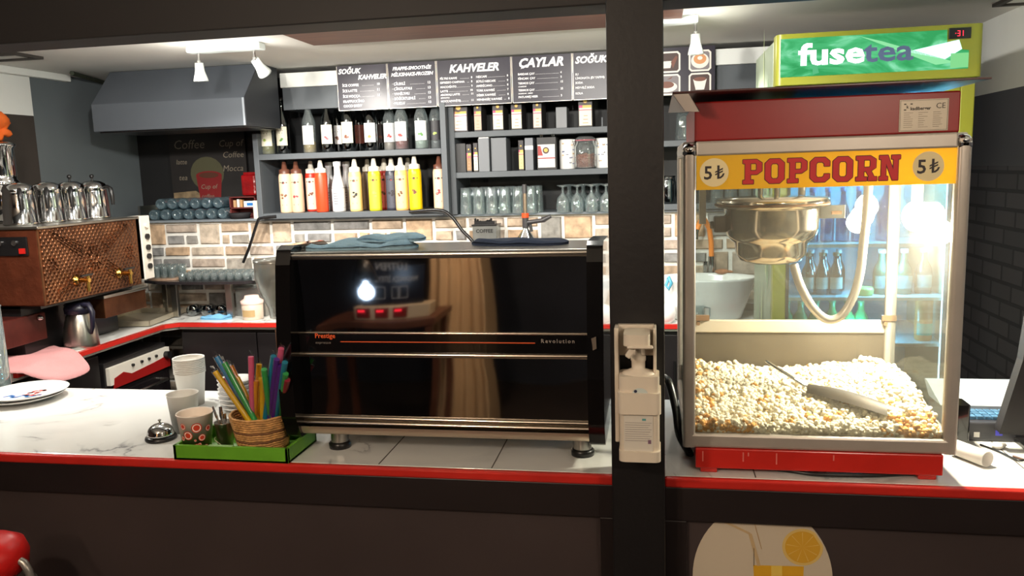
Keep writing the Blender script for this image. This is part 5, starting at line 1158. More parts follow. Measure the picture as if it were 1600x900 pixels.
MB().box(PL+.01, PR-.01, Yf+.01, Yr-.01, zt1, zt1+.01).build('case_roof', M('case_roof', (170, 164, 156), .4, .4), r)
m_grease = glass('greasy_glass', (236, 238, 236), .12, .03, film=.035, filmcol=(226, 220, 205))
m_pane2 = glass('side_glass', (238, 242, 242), .06, .03, film=.015, edge=.14)
MB().box(PL+pw, PR-pw, Yf+.008, Yf+.011, zb1, zt1).build('front_glass', m_grease, r)
MB().box(PL+.010, PL+.013, Yf+pw, Yr-pw, zb1, zt1).build('side_glass', m_pane2, r)
MB().box(PR-.013, PR-.010, Yf+pw, Yr-pw, zb1, zt1).build('side_glass', m_pane2, r)
zr0, zr1 = A(1240, 518, Yr).z, A(1240, 498, Yr).z
MB().box(PL+pw, PR-pw, Yr-.02, Yr-.006, zr0, zr1).build('rear_rail', M('cream_alu', (206, 196, 178), .4, .3), r, bevel=.003)
MB().box(PL+pw, PR-pw, Yr-.014, Yr-.008, zb1, zr0).build('rear_panel', M('fogged_steel', (92, 84, 70), .5, .3, var=.12, vs=6), r)
MB().box(PL+pw, PR-pw, Yr-.014, Yr-.011, zr1, zt1).build('rear_glass', m_pane, r)
for px in (1098, 1390): q = A(px, 492, Yr-.03); MB().box(q.x-.017, q.x+.017, Yr-.03, Yr-.02, zr1, zr1+.014).build('latch', M('latch_brown', (150, 118, 90), .4, .5), r)
for px in (1091, 1384): q = A(px, 506, Yr-.03); MB().cyl((q.x, Yr-.03, q.z), (q.x, Yr-.02, q.z), .005, n=10).build('bolt', M('latch_brown', (150, 118, 90), .4, .5), r)
# banner inside the front glass
bzt, bzb = zt1+.001, zz_(293, 1250)
m_yel = M('banner_yellow', (246, 200, 44), .5)
_nt = m_yel.node_tree; _tl = _nt.nodes.new('ShaderNodeBsdfTranslucent'); _tl.inputs[0].default_value = lin((250, 214, 90)); _mx = _nt.nodes.new('ShaderNodeMixShader'); _mx.inputs[0].default_value = .3
_nt.links.new(_nt.nodes['Principled BSDF'].outputs[0], _mx.inputs[1]); _nt.links.new(_tl.outputs[0], _mx.inputs[2]); _nt.links.new(_mx.outputs[0], _nt.nodes['Material Output'].inputs[0])
b0x, b1x = PL+pw+.001, PR-pw-.001
bn = MB().box(b0x, b1x, Yf+.003, Yf+.005, bzb, bzt).build('banner', m_yel, r)
U, V = Vector((1, 0, 0)), Vector((0, 0, 1)); Hb = bzt-bzb
def slab(ch):
    """slab letter in a 5x7 box: list of quads"""
    R = lambda a, b, c, d: [(a, b), (c, b), (c, d), (a, d)]
    ring = [[(0, 1.2), (1.5, 1.9), (1.5, 5.1), (0, 5.8)], [(0, 1.2), (1.2, 0), (1.9, 1.3), (1.5, 1.9)], [(0, 5.8), (1.5, 5.1), (1.9, 5.7), (1.2, 7)], [(1.2, 7), (1.9, 5.7), (3.1, 5.7), (3.8, 7)], [(1.2, 0), (3.8, 0), (3.1, 1.3), (1.9, 1.3)]]
    rt_ = [[(5-x, y) for x, y in q][::-1] for q in ring[:3]]
    if ch == 'O': return ring+rt_
    if ch == 'C': return ring+[[(3.1, 5.7), (3.8, 7), (5, 5.9), (5, 4.5), (3.6, 4.5), (3.6, 5.2)], [(3.1, 1.3), (3.6, 1.8), (3.6, 2.3), (5, 2.3), (5, 1.1), (3.8, 0)]]
    P = [R(.6, 0, 2, 7), R(0, 0, 2.8, 1.1), R(0, 5.9, 3.6, 7), R(1.5, 2.7, 3.7, 3.8), [(3.6, 7), (5, 6), (5, 3.7), (3.7, 2.7), (3.4, 3.8), (3.6, 4.2), (3.6, 5.5), (3.4, 5.9)]]
    if ch == 'P': return P
    if ch == 'R': return P+[[(2.4, 3), (3.7, 3), (4.6, 1.1), (3.3, 1.1)], R(3.1, 0, 5.3, 1.1)]
    if ch == 'N': return [R(.5, 0, 1.7, 7), R(0, 0, 2.2, 1.1), R(0, 5.9, 1.9, 7), R(3.5, 0, 4.7, 7), R(3, 5.9, 5.2, 7), [(.9, 7), (2.1, 7), (4.5, 0), (3.3, 0)]]
t0x, t1x = A(1161, 262, Yf).x, A(1411, 260, Yf).x
word = 'POPCORN'; adv = (t1x-t0x)/7; lw_ = adv*.86; lh = Hb*.70; uz = bzb+Hb*.14
mb = MB()
for i, ch in enumerate(word):
    for qi, q in enumerate(slab(ch)):
        cx = sum(p[0] for p in q)/len(q); cy = sum(p[1] for p in q)/len(q)
        pts = [(t0x+i*adv+x*lw_/5, uz+y*lh/7) for x, y in q]
        mb.add([(x, Yf+.0018-qi*.00003, z) for x, z in pts], [tuple(range(len(q)))], 0)
        ow = .0014
        for a in range(8):
            ox, oz = ow*math.cos(a*PI/4), ow*math.sin(a*PI/4)
            mb.add([(x+ox, Yf+.0027-(qi*8+a)*.000005, z+oz) for x, z in pts], [tuple(range(len(q)))], 1)
mb.build('lettering', [M('popcorn_red', (206, 40, 44), .5), M('popcorn_outline', (84, 26, 24), .5)], bn)
for px in (1116, 1451):
    mb = MB()
    q = A(px, 264, Yf); zc = bzb+Hb*.5
    mb.flat(disc(0, 0, .0285, .0285, 32), (q.x, Yf+.0022, zc), U, V, 0)
    mb.text('5', (q.x-.021, Yf+.0018, zc-.013), U, V, .037, 1, .018)
    # lira sign: stem, hook and two strokes
    o = Vector((q.x+.003, Yf+.0018, zc-.013))
    mb.flat([(.003, .003), (.0075, .003), (.0075, .027), (.003, .027)], o, U, V, 1)
    mb.flat([(-.001, .012), (.014, .019), (.014, .022), (-.001, .015)], o+Vector((0, -.0002, 0)), U, V, 1).flat([(-.001, .007), (.014, .014), (.014, .017), (-.001, .010)], o+Vector((0, -.0004, 0)), U, V, 1)
    mb.flat([(.003, 0), (.010, .001), (.015, .005), (.0175, .011), (.014, .011), (.012, .007), (.008, .004), (.003, .004)], o+Vector((0, -.0006, 0)), U, V, 1)
    mb.build('price_mark', [M('price_cream', (240, 222, 170), .5), M('price_ink', (44, 34, 36), .5)], bn)
# red hood above the case
rx0, rx1 = A(1085, 190, Yf+.01).x, A(1500, 190, Yf+.01).x
rz1 = zz_(150, 1290)
hood = MB().box(rx0, rx1, Yf+.01, Yr-.01, zt0, rz1).build('top_box', m_redp, r, bevel=.003)
rp0, rp1 = A(1051, 148, 1.62), A(1550, 122, 1.62)
zr = (rp0.z+rp1.z)/2
mb = MB().box(rp0.x, rp1.x, 1.62, Yr+.06, zr, zr+.004)
mb.prism([(rp0.x, zr), (rp0.x+.022, zr-.032), (rp0.x+.052, zr-.034), (rp0.x+.03, zr)], (0, 1.625, 0), (1, 0, 0), (0, 0, 1), (0, .004, 0))
mb.build('roof_plate', M('dark_red_roof', (74, 40, 38), .32), r, bevel=.001)
MB().prism([(rp0.x+.001, zr-.001), (rp0.x+.024, zr-.034), (rp0.x+.05, zr-.036), (rp0.x+.03, zr-.001)], (0, 1.619, 0), (1, 0, 0), (0, 0, 1), (0, .006, 0)).build('roof_flange', M('pale_metal', (176, 166, 158), .35, .4), r)
n0, n1 = A(1408, 156, Yf), A(1483, 203, Yf)
mb = MB().box(n0.x, n1.x, Yf+.008, Yf+.01, n1.z, n0.z, 0)
w, h_ = n1.x-n0.x, n0.z-n1.z; yy = Yf+.0075
ed = .0015
for a in ((n0.x+ed, n1.x-ed, n0.z-ed-.0005, n0.z-ed), (n0.x+ed, n1.x-ed, n1.z+ed, n1.z+ed+.0005), (n0.x+ed, n0.x+ed+.0005, n1.z+ed, n0.z-ed), (n1.x-ed-.0005, n1.x-ed, n1.z+ed, n0.z-ed)): mb.box(a[0], a[1], yy, yy+.0005, a[2], a[3], 1)
mb.text('CE', (n0.x+w*.74, yy, n0.z-h_*.3), U, V, .0145, 1, .0).text('kaşıkbeyer' if False else 'hasßberger', (n0.x+w*.22, yy, n0.z-h_*.33), U, V, .0082, 1, .03) if False else mb.text('CE', (n0.x+w*.74, yy, n0.z-h_*.3), U, V, .0145, 1, .0).text('kadiberger', (n0.x+w*.22, yy, n0.z-h_*.33), U, V, .0085, 1, .03)
for q in ((.09, .12), (.22, .12), (.09, .3)): mb.box(n0.x+w*q[0], n0.x+w*q[0]+.004, yy, yy+.0005, n0.z-h_*q[1]-.002, n0.z-h_*q[1], 1)
mb.text('k', (n0.x+w*.14, yy, n0.z-h_*.27), U, V, .008, 1, .02)
rq = random.Random(6)
for k in range(8):
    for c_ in range(3):
        a = n0.x+w*(.09+.3*c_); mb.box(a, a+w*rq.uniform(.08, .22), yy, yy+.0005, n0.z-h_*(.42+.065*k), n0.z-h_*(.42+.065*k)+.0008, 2)
mb.build('rating_plate', [M('plate_silver', (198, 186, 166), .4, .2), M('plate_ink', (60, 54, 48), .5), M('plate_ink_soft', (140, 130, 114), .5)], hood)
# red base, feet
q0, q1 = A(1086, 715, Yf+.02).x, A(1468, 715, Yf+.02).x
bs_ = MB().box(q0, q1, Yf-.004, Yr-.02, 1.011, zb0).build('base', m_red, r, bevel=.002)
for k, (px, h_) in enumerate(((1098, .022), (1161, .02), (1169, .008), (1213, .024), (1302, .012))):
    q = A(px, 710, Yf); MB().box(q.x-.0012, q.x+.0012, Yf-.0048, Yf-.004, zb0-.006-h_, zb0-.006).build('drip_stain', M('pale_drip', (216, 120, 108), .5), bs_)
for x in (q0+.01, q1-.045):
    for y in (Yf+.0, Yr-.06): MB().box(x, x+.035, y, y+.035, 1.0, 1.012).build('foot', m_red, r, bevel=.003)
MB().cyl((q1-.01, Yf+.06, 1.02), (q1+.008, Yf+.06, 1.02), .012, n=12).build('drain_stub', m_dark, r)
# hanger, kettle, hose
Yk = 1.93
kc = A(1205, 330, Yk); kx = kc.x; zk = lambda py: A(1205, py, Yk).z
s_ = (A(1278, 350, Yk).x-A(1130, 350, Yk).x)/2
prof = [(0, zk(411)), (s_*.45, zk(410)), (s_*.66, zk(405)), (s_*.75, zk(395)), (s_*.78, zk(378)), (s_*.86, zk(374)), (s_*.95, zk(366)), (s_*.99, zk(355)), (s_*1.0, zk(326)), (s_*1.02, zk(324)), (s_*1.18, zk(322)), (s_*1.2, zk(312)), (s_*1.16, zk(309)), (s_*.5, zk(306)), (0, zk(305))]
prof = [(a, b-zk(411)) for a, b in prof]
kt = MB().lathe(prof, (kx, Yk, zk(411)), 48).build('kettle', M('kettle_steel', (196, 184, 168), .14, 1., var=.1, vs=5), r)
MB().torus((kx, Yk, zk(318)), s_*1.185, .003, 48, 6).build('rim_stain', M('burnt_rim', (110, 78, 52), .5, .5, var=.4, vs=40), kt)
MB().box(kx-s_*1.22, kx-s_*.95, Yk-.02, Yk+.015, zk(361), zk(336)).cyl((kx-s_*1.3, Yk, zk(350)), (kx-s_*1.1, Yk, zk(350)), .009, n=12).build('socket', M('socket_brown', (70, 56, 46), .5), kt, bevel=.003)
mb = rbox(kx+s_*.98, kx+s_*1.5, Yk-.02, Yk-.014, zk(342), zk(322), .002); mb.build('bracket', m_steel, kt)
MB().cyl((kx+s_*1.2, Yk-.03, zk(333)), (kx+s_*1.4, Yk-.03, zk(333)), .004, n=10).build('bracket_pin', M('latch_brown', (150, 118, 90), .4, .5), kt)
for dx_ in (-.02, .01, .055): MB().cyl((kx+dx_*1.2, Yk, zk(306)), (kx+dx_*1.2, Yk, zt1), .0065 if dx_ < .05 else .008, n=10).build('hanger_rod', m_steel, r)
lp = A(1098, 300, 2.0); MB().box(lp.x-.008, lp.x+.008, 2.0, 2.015, A(1098, 350, 2.0).z, zt1).build('support_strut', m_steel, r)
Yh = 1.90
hp = [A(1240, 413, Yh), A(1250, 445, Yh), A(1268, 478, Yh), A(1290, 498, Yh), A(1312, 495, Yh), A(1330, 470, Yh), A(1343, 430, Yh), A(1350, 370, Yh), A(1355, 320, Yh)]; hp.append(Vector((hp[-1].x+.002, Yh, zt1)))
out = []
for i in range(len(hp)-1):
    p0, p1, p2, p3 = hp[max(i-1, 0)], hp[i], hp[i+1], hp[min(i+2, len(hp)-1)]
    for k in range(8):
        s = k/8; out.append(.5*((2*p1)+(p2-p0)*s+(2*p0-5*p1+4*p2-p3)*s*s+(3*p1-p0-3*p2+p3)*s**3))
out.append(hp[-1])
MB().tube(out, [.0095+.0007*(i % 2) for i in range(len(out))], 12).build('power_hose', M('hose_metal', (214, 206, 194), .3, .7), r)
# lamp with enamel shade
lb_ = A(1432, 338, 1.92)
MB().cyl((lb_.x, 1.92, lb_.z+.03), (lb_.x, 1.92, zt1), .012, n=12).build('lamp_socket', m_wplastic, r)
MB().ball((lb_.x, 1.92, lb_.z), .03, 20, sz=1.15).build('light_bulb', glow('bulb_white', (255, 244, 222), 70), r)
lamp('bulb_light', 'POINT', (lb_.x-.0, 1.92-.045, lb_.z-.03), 40.0, (255, 240, 214), .03, parent=r)
lamp('bulb_light', 'POINT', (lb_.x-.03, 1.92+.04, lb_.z-.04), 20.0, (255, 240, 214), .03, parent=r)
# popcorn
rq = random.Random(21)
def surf(x, y):
    u = (x-PL)/(PR-PL); v = (y-Yf)/(Yr-Yf)
    h = .026+.022*min(1, v*2.2)+.008*math.sin(u*5+1)*v+.034*max(0, u-.45)*2*min(1, v*2.0)*(1-max(0, u-.85)*2.5)+.010*math.exp(-((u-.05)/.12)**2)
    return h+.008*noise.noise(Vector((x*18, y*18, 3)))
zf = zb0+.013
x0, x1, y0, y1 = PL+.016, PR-.016, Yf+.015, Yr-.018
mb = MB(); nx, ny = 40, 26; vs = []
for i in range(nx+1):
    for j in range(ny+1):
        x, y = x0+(x1-x0)*i/nx, y0+(y1-y0)*j/ny; vs.append((x, y, zf+surf(x, y)-.006))
mb.add(vs, [(i*(ny+1)+j, (i+1)*(ny+1)+j, (i+1)*(ny+1)+j+1, i*(ny+1)+j+1) for i in range(nx) for j in range(ny)], 0, True)
mb.box(x0, x1, y0, y1, zf, zf+.004)
# templates: clustered lumps of a few low balls
def kernel(seed):
    q = random.Random(seed); m = MB()
    for k in range(q.randint(3, 5)):
        m.ball((q.uniform(-.005, .005), q.uniform(-.005, .005), q.uniform(-.003, .005)), q.uniform(.0036, .0056), 7, 0)
    return m
tmpl = [kernel(s) for s in range(7)]
def drop(p, sc, mi):
    t = rq.choice(tmpl); E_ = Euler((rq.uniform(0, 6), rq.uniform(0, 6), rq.uniform(0, 6))).to_matrix()
    n = len(mb.v); mb.v += [tuple(E_ @ Vector(v)*sc+p) for v in t.v]
    for f in t.f: mb.f.append(tuple(i+n for i in f)); mb.m.append(mi); mb.s.append(True)
for k in range(3800):
    x, y = rq.uniform(x0+.006, x1-.006), y0+.006+(y1-y0-.012)*rq.random()
    e = rq.random(); edge = (x-x0 < .05 and rq.random() < .35) or (x1-x < .09 and y-y0 < .05 and rq.random() < .6)
    drop(Vector((x, y, zf+surf(x, y)+rq.uniform(-.004, .006))), rq.uniform(.85, 1.25), 2 if edge and e < .8 else 1 if e > .05 else 2)
for k in range(900):       # against the front glass
    x = rq.uniform(x0+.006, x1-.006); h = surf(x, y0+.01); drop(Vector((x, y0+.006, zf+rq.uniform(.003, h))), rq.uniform(.8, 1.1), 2 if (x-x0 < .14 or x1-x < .12) and rq.random() < .65 else 1)
m_pop = M('popcorn_white', (250, 240, 214), .75, var=.06, vs=60, bump=.3, bs=200)
mb.build('popcorn', [M('popcorn_bed', (236, 216, 176), .8, var=.2, vs=40), m_pop, M('popcorn_golden', (214, 160, 84), .7, var=.25, vs=60)], at=((PL+PR)/2, Yf+.2, zf), label='heap of popcorn on the floor of the popcorn case', cat='popcorn', kind='stuff')
# scoop
def onpop(px, py, off):
    best = None
    for k in range(200):
        Y = Yf+.03+k*.002; p = A(px, py, Y); e = abs(p.z-(zf+surf(p.x, p.y)+off))
        if best is None or e < best[0]: best = (e, p)
    return best[1]
a, b = onpop(1262, 613, .012), onpop(1385, 646, .006)
t = thing('popcorn_scoop', 'dark metal popcorn scoop with wire handle lying in the popcorn', 'scoop', (a+b)/2)
d = (b-a); n = 10; vs = []; 
for i in range(n+1):
    f_ = i/n; w = .018+.022*math.sin(f_*PI*.8); c = a+d*f_+Vector((0, 0, .006*math.sin(f_*PI)))
    for k in range(9):
        s = (k/8-.5)*2; vs.append(c+Vector((.006*s, s*w, .020-.016*s*s)))
MB().add(vs, [(i*9+k, (i+1)*9+k, (i+1)*9+k+1, i*9+k+1) for i in range(n) for k in range(8)], 0, True).build('bowl', M('dark_steel', (62, 55, 46), .5, .3), t)
h0 = A(1200, 566, a.y+.05)
MB().tube([a+Vector((0, -.006, .01)), h0+Vector((0, -.007, 0)), h0+Vector((-.004, 0, .002)), h0+Vector((0, .007, 0)), a+Vector((0, .008, .01))], .0032, 8).build('wire_handle', m_chrome, t)
# thick black cable left of the machine and cables under it
cable([A(1038, 590, 1.85), A(1046, 600, 1.83), A(1056, 640, 1.80), A(1062, 680, 1.78), A(1080, 712, 1.78)], .009, 'thick black cable between the pillar and the popcorn machine')
cable([(q0+.16, 1.70, 1.006), (q0+.2, 1.69, 1.005), (q0+.25, 1.675, 1.006), (q0+.35, 1.68, 1.006), (q1-.05, 1.70, 1.006)], .004, 'thin black cable lying under the popcorn machine front')

# ================================================================ drinks fridge
Yd = 2.97; FL, FR_ = A(1213, 95, Yd).x, A(1527, 80, Yd).x
r = thing('drinks_fridge', 'glass door drinks fridge with lit green sign, yellow green frame', 'fridge', ((FL+FR_)/2, 3.2, 0))
m_ylw = M('lime_yellow', (150, 152, 46), .35, var=.05); Yb2 = 3.52
HB, HT = A(1370, 128, Yd).z, A(1370, 48, Yd).z
MB().box(FL, FL+.035, Yd+.05, Yb2, .05, HB+.06).box(FR_-.035, FR_, Yd+.05, Yb2, .05, HB+.06).build('side_wall', M('fridge_side', (150, 164, 142), .4, var=.05), r)
g = MB(); rq = random.Random(12)
for k in range(26):
    y = Yd+.08+rq.random()*.4; z = rq.uniform(.9, 1.9); w = rq.uniform(.01, .05); h_ = rq.uniform(.1, .3)
    g.add([(FL-.0055, y, z), (FL-.0055, y+w, z+h_*.2), (FL-.0055, y+w*.6, z+h_)], [(0, 1, 2)], k % 3)
g.build('leaf_print', [M('leaf_green', (80, 160, 90), .4), M('leaf_dark', (40, 52, 44), .4), M('leaf_pale', (190, 206, 150), .4)], r)
m_in = M('fridge_inner', (150, 212, 236), .5)
MB().box(FL+.035, FR_-.035, Yb2-.03, Yb2, .3, HB).box(FL+.035, FR_-.035, Yd+.05, Yb2, .05, .3).build('back_wall', m_in, r)
MB().box(FL+.035, FR_-.035, Yd+.05, Yb2, HB-.03, HB).build('inner_ceiling', m_in, r)
dr = MB().box(FL, FL+.045, Yd, Yd+.045, .1, HB).box(FR_-.045, FR_, Yd, Yd+.045, .1, HB).box(FL+.045, FR_-.045, Yd, Yd+.045, HB-.06, HB).box(FL+.045, FR_-.045, Yd, Yd+.045, .1, .2).build('door', m_ylw, r, bevel=.004)
MB().box(FL+.045, FL+.056, Yd+.004, Yd+.04, .2, HB-.06).box(FR_-.056, FR_-.045, Yd+.004, Yd+.04, .2, HB-.06).build('door_seal', M('seal_dark', (40, 44, 40), .6), dr)
MB().box(FL+.05, FR_-.05, Yd+.015, Yd+.02, .2, HB-.06).build('door_glass', m_pane, dr)
hd = rbox(FL-.005, FR_+.005, Yd-.04, Yd+.05, HB, HT, .02)
hd.build('sign_box', m_ylw, r, bevel=.01, seg=3)
MB().box(FL-.004, FR_+.004, Yd+.05, Yb2, HB, HT-.01).build('sign_back', M('fridge_side', (150, 164, 142), .4), r, bevel=.004)
# lit sign face
def signmat():
    m = bpy.data.materials.new('sign_green_lit'); m.use_nodes = True; nt = m.node_tree; N = nt.nodes; L = nt.links; N.remove(N['Principled BSDF'])
    tc = N.new('ShaderNodeTexCoord'); mp = N.new('ShaderNodeMapping'); mp.inputs['Scale'].default_value = (3, 1, 9); mp.inputs['Rotation'].default_value = (0, .7, 0)
    n = N.new('ShaderNodeTexNoise'); n.inputs['Scale'].default_value = 1.8; n.inputs['Detail'].default_value = 4; n.inputs['Distortion'].default_value = 1.5; L.new(tc.outputs['Object'], mp.inputs[0]); L.new(mp.outputs[0], n.inputs[0])
    r = N.new('ShaderNodeValToRGB'); e = r.color_ramp.elements; e[0].position = .38; e[0].color = lin((60, 170, 100)); e[1].position = .66; e[1].color = lin((150, 240, 190)); x = e.new(.52); x.color = lin((86, 200, 130))
    L.new(n.outputs[0], r.inputs[0]); em = N.new('ShaderNodeEmission'); em.inputs[1].default_value = .95; L.new(r.outputs[0], em.inputs[0]); L.new(em.outputs[0], N['Material Output'].inputs[0]); return m
ys = Yd-.0405
a, b = A(1219, 120, ys), A(1478, 110, ys); fz0, fz1 = HB+.026, HT-.016
sgn = MB().prism([(a.x, fz0), (b.x+.066, fz0), (b.x+.066, fz0+.058), (b.x-.0, fz0+.068), (b.x-.002, fz1), (a.x, fz1)], (0, ys, 0), (1, 0, 0), (0, 0, 1), (0, -.002, 0)).build('sign_face', signmat(), r)
H_ = fz1-fz0; y_ = ys-.0028
mb = MB().text('fuse', (A(1248, 100, ys).x, y_, fz0+H_*.30), U, V, H_*.78, 0, .03, wide=1.32)
mb.build('lettering_fuse', glow('sign_white', (240, 255, 250), 2.6), sgn)
MB().text('tea', (A(1349, 100, ys).x, y_, fz0+H_*.30), U, V, H_*.76, 0, .02, wide=1.3).build('lettering_tea', M('sign_ink', (84, 96, 128), .5, emit=(70, 84, 112), es=.5), sgn)
mb = MB().flat([(0, 0), (.16, .03), (.17, .0), (.12, -.03)], (A(1425, 100, ys).x-.02, ys-.0024, fz0+H_*.5), U, V, 0).flat([(0, 0), (.07, -.02), (.3, -.10), (.24, -.105)], (A(1342, 62, ys).x, ys-.0024, fz1-.004), U, V, 1)
mb.flat([(0, 0), (.02, .005), (.0, .08), (-.004, .08)], (A(1270, 100, ys).x, ys-.0024, fz0+.004), U, V, 2)
mb.build('leaf_glow', [glow('leaf_bright', (200, 255, 235), 1.8), glow('leaf_mid', (150, 235, 170), 1.0), glow('leaf_low', (100, 200, 140), .9)], sgn)
a, b = A(1483, 75, ys), A(1517, 105, ys)
MB().prism([(A(1485, 90, ys).x, fz0+.004), (A(1513, 90, ys).x, fz0+.004), (A(1513, 90, ys).x, fz0+.05), (A(1485, 90, ys).x, fz0+.05)], (0, ys-.002, 0), (1, 0, 0), (0, 0, 1), (0, -.001, 0)).build('energy_label', glow('label_green', (140, 226, 150), .95), sgn)
dsx = (A(1482, 50, ys).x, A(1517, 50, ys).x)
dd = rbox(dsx[0], dsx[1], ys-.006, ys, HT-.046, HT-.012, .003).build('display', m_dark, r, bevel=.003)
mb = MB(); sx = A(1492, 50, ys).x; yq = ys-.0068; zc = HT-.038; sh = .017; sw = .008
def seg7(x, segs, mb, y, z, w, h, t=.0016):
    Q = {'a': (x, x+w, z+h-t, z+h), 'g': (x, x+w, z+h/2-t/2, z+h/2+t/2), 'd': (x, x+w, z, z+t), 'f': (x, x+t, z+h/2, z+h), 'e': (x, x+t, z, z+h/2), 'b': (x+w-t, x+w, z+h/2, z+h), 'c': (x+w-t, x+w, z, z+h/2)}
    for s in segs: q = Q[s]; mb.box(q[0], q[1], y, y+.0005, q[2], q[3])
seg7(sx+.006, 'abgcd', mb, yq, zc, sw, sh); seg7(sx+.016, 'bc', mb, yq, zc, sw, sh); mb.box(sx, sx+.002, yq, yq+.0005, zc+.008, zc+.01)
mb.build('digits', glow('led_red', (255, 40, 60), 4), dd)
# shelves inside
shz = [A(1300, 380, 3.08).z, A(1300, 462, 3.08).z, A(1480, 533, 3.08).z, .62]
for z in shz:
    mb = MB().box(FL+.036, FR_-.036, Yd+.07, Yd+.078, z-.012, z)
    for k in range(9): x = FL+.05+k*(FR_-FL-.1)/8; mb.cyl((x, Yd+.075, z-.006), (x, Yb2-.035, z-.006), .003, n=6)
    mb.box(FL+.036, FR_-.036, Yd+.078, Yb2-.03, z-.003, z)
    mb.build('wire_shelf', M('shelf_white', (214, 230, 236), .35), r)
MB().box(FR_-.05, FR_-.038, Yd+.06, Yd+.075, .35, HB-.08).build('light_strip', glow('led_strip', (170, 224, 255), 9), r)
MB().box(FL+.06, FR_-.06, Yd+.06, Yd+.075, HB-.045, HB-.031).build('light_strip', glow('led_strip', (170, 224, 255), 9), r)
lamp('fridge_glow', 'POINT', ((FL+FR_)/2+.1, Yd+.13, 1.66), 20, (120, 205, 255), .05, parent=r)
lamp('fridge_glow', 'POINT', ((FL+FR_)/2+.1, Yd+.10, 1.28), 14, (120, 205, 255), .05, parent=r)
lamp('fridge_glow', 'POINT', ((FL+FR_)/2, Yd+.10, 1.04), 9, (120, 205, 255), .05, parent=r)
def fb(px, py, Y, z, label, name, h, rr, col, group, neck=True, lab=None, cap=None, alpha=None, cat='bottle'):
    x = A(px, py, Y).x; x = min(max(x, FL+.04+rr), FR_-.055-rr); c = Vector((x, Y, z)); t = thing(name, label, cat, c, group)
    m = glass('g_%d_%d_%d' % col, col, .4, .04) if alpha else M('b_%d_%d_%d' % col, col, .2, var=.1)
    if neck: pr = [(0, 0), (rr*.9, 0), (rr, .006), (rr, h*.5), (rr*.85, h*.6), (rr*.42, h*.74), (rr*.36, h*.93), (rr*.42, h*.94)]
    else: pr = [(0, .002), (rr*.85, 0), (rr, .006), (rr, h-.008), (rr*.88, h), (rr*.84, h-.002), (0, h-.004)]
    MB().lathe(pr, c, 20).build('body', m, t)
    if neck: MB().lathe([(rr*.46, h*.92), (rr*.46, h), (0, h)], c, 12).build('cap', M('c_%d_%d_%d' % (cap or (220, 220, 220)), cap or (220, 220, 220), .4), t)
    if lab: MB().lathe([(rr+.0006, h*.14), (rr+.0006, h*.42)], c, 14, a0=-2.6, a1=-.5).build('label', M('l_%d_%d_%d' % lab, lab, .5), t)
z1, z2, z3 = shz[0], shz[1], shz[2]; gb = 'bottles in the drinks fridge'
for k, (px, lb) in enumerate(((1268, 'slim blue clear bottle on the top fridge shelf, leftmost of four'), (1292, 'slim blue clear bottle on the top fridge shelf, second of four'), (1316, 'slim blue clear bottle on the top fridge shelf, third of four'), (1340, 'slim blue clear bottle on the top fridge shelf, rightmost of four'))):
    fb(px, 370, 3.14, z1, lb, 'water_bottle', .2, .024, (110, 160, 200), gb, alpha=1, cap=(60, 110, 190))
fb(1262, 370, 3.24, z1, 'crimson drink can at the left of the top fridge shelf', 'drink_can', .12, .028, (176, 40, 70), None, neck=False, cat='can')
fb(1386, 370, 3.16, z1, 'wide blue bottle right of the hose on the top fridge shelf', 'drink_bottle', .23, .04, (110, 140, 200), gb, alpha=1)
fb(1404, 370, 3.3, z1, 'white bottle at the right of the top fridge shelf', 'drink_bottle', .2, .035, (216, 224, 236), gb)
for k, (px, lb) in enumerate(((1262, 'pale labelled bottle on the middle fridge shelf, left of three'), (1283, 'pale labelled bottle on the middle fridge shelf, middle of three'), (1305, 'pale labelled bottle on the middle fridge shelf, right of three'))):
    fb(px, 455, 3.12, z2, lb, 'soda_bottle', .155, .0245, (70, 130, 150), gb, lab=(206, 196, 184), alpha=1, cap=(150, 120, 90))
    fb(px+4, 455, 3.22, z2, lb.replace('pale labelled', 'dark blue').replace('on the', 'behind the front row on the'), 'soda_bottle', .155, .0245, (40, 90, 110), gb, alpha=1)
for px, Y, lb in ((1376, 3.12, 'dark green bottle in the middle fridge shelf, left of its group'), (1392, 3.16, 'dark green bottle with red label in the middle fridge shelf'), (1411, 3.12, 'dark green bottle beside the case post, middle fridge shelf'), (1450, 3.14, 'tall dark bottle seen through the case side, middle fridge shelf')):
    fb(px, 455, Y, z2, lb, 'green_bottle', .165, .029, (24, 72, 52) if px < 1440 else (50, 60, 60), gb, lab=(120, 150, 150) if px != 1392 else (150, 70, 60))
fb(1351, 458, 3.09, z2, 'round lime green tub on the middle fridge shelf', 'tub', .03, .03, (196, 214, 120), None, neck=False, cat='tub')
for k, px in enumerate((1225, 1247, 1271, 1296, 1320, 1341)):
    fb(px+4, 490, 3.13, z3 if False else A(1300, 505, 3.13).z-.06, 'green glass bottle on the low fridge shelf behind the case rail', 'green_bottle', .15, .028, (30, 130, 70), 'green bottles on the low fridge shelf', cap=(60, 140, 90))
fb(1442, 520, 3.1, z3, 'amber and green drink can on the lowest visible fridge shelf', 'drink_can', .155, .03, (190, 120, 60), None, neck=False, lab=(60, 150, 130), cat='can')
low_ = A(1300, 505, 3.13).z-.06
MB().box(FL+.036, FR_-.10, Yd+.07, Yb2-.03, low_-.006, low_).build('wire_shelf', M('shelf_white', (214, 230, 236), .35), r)

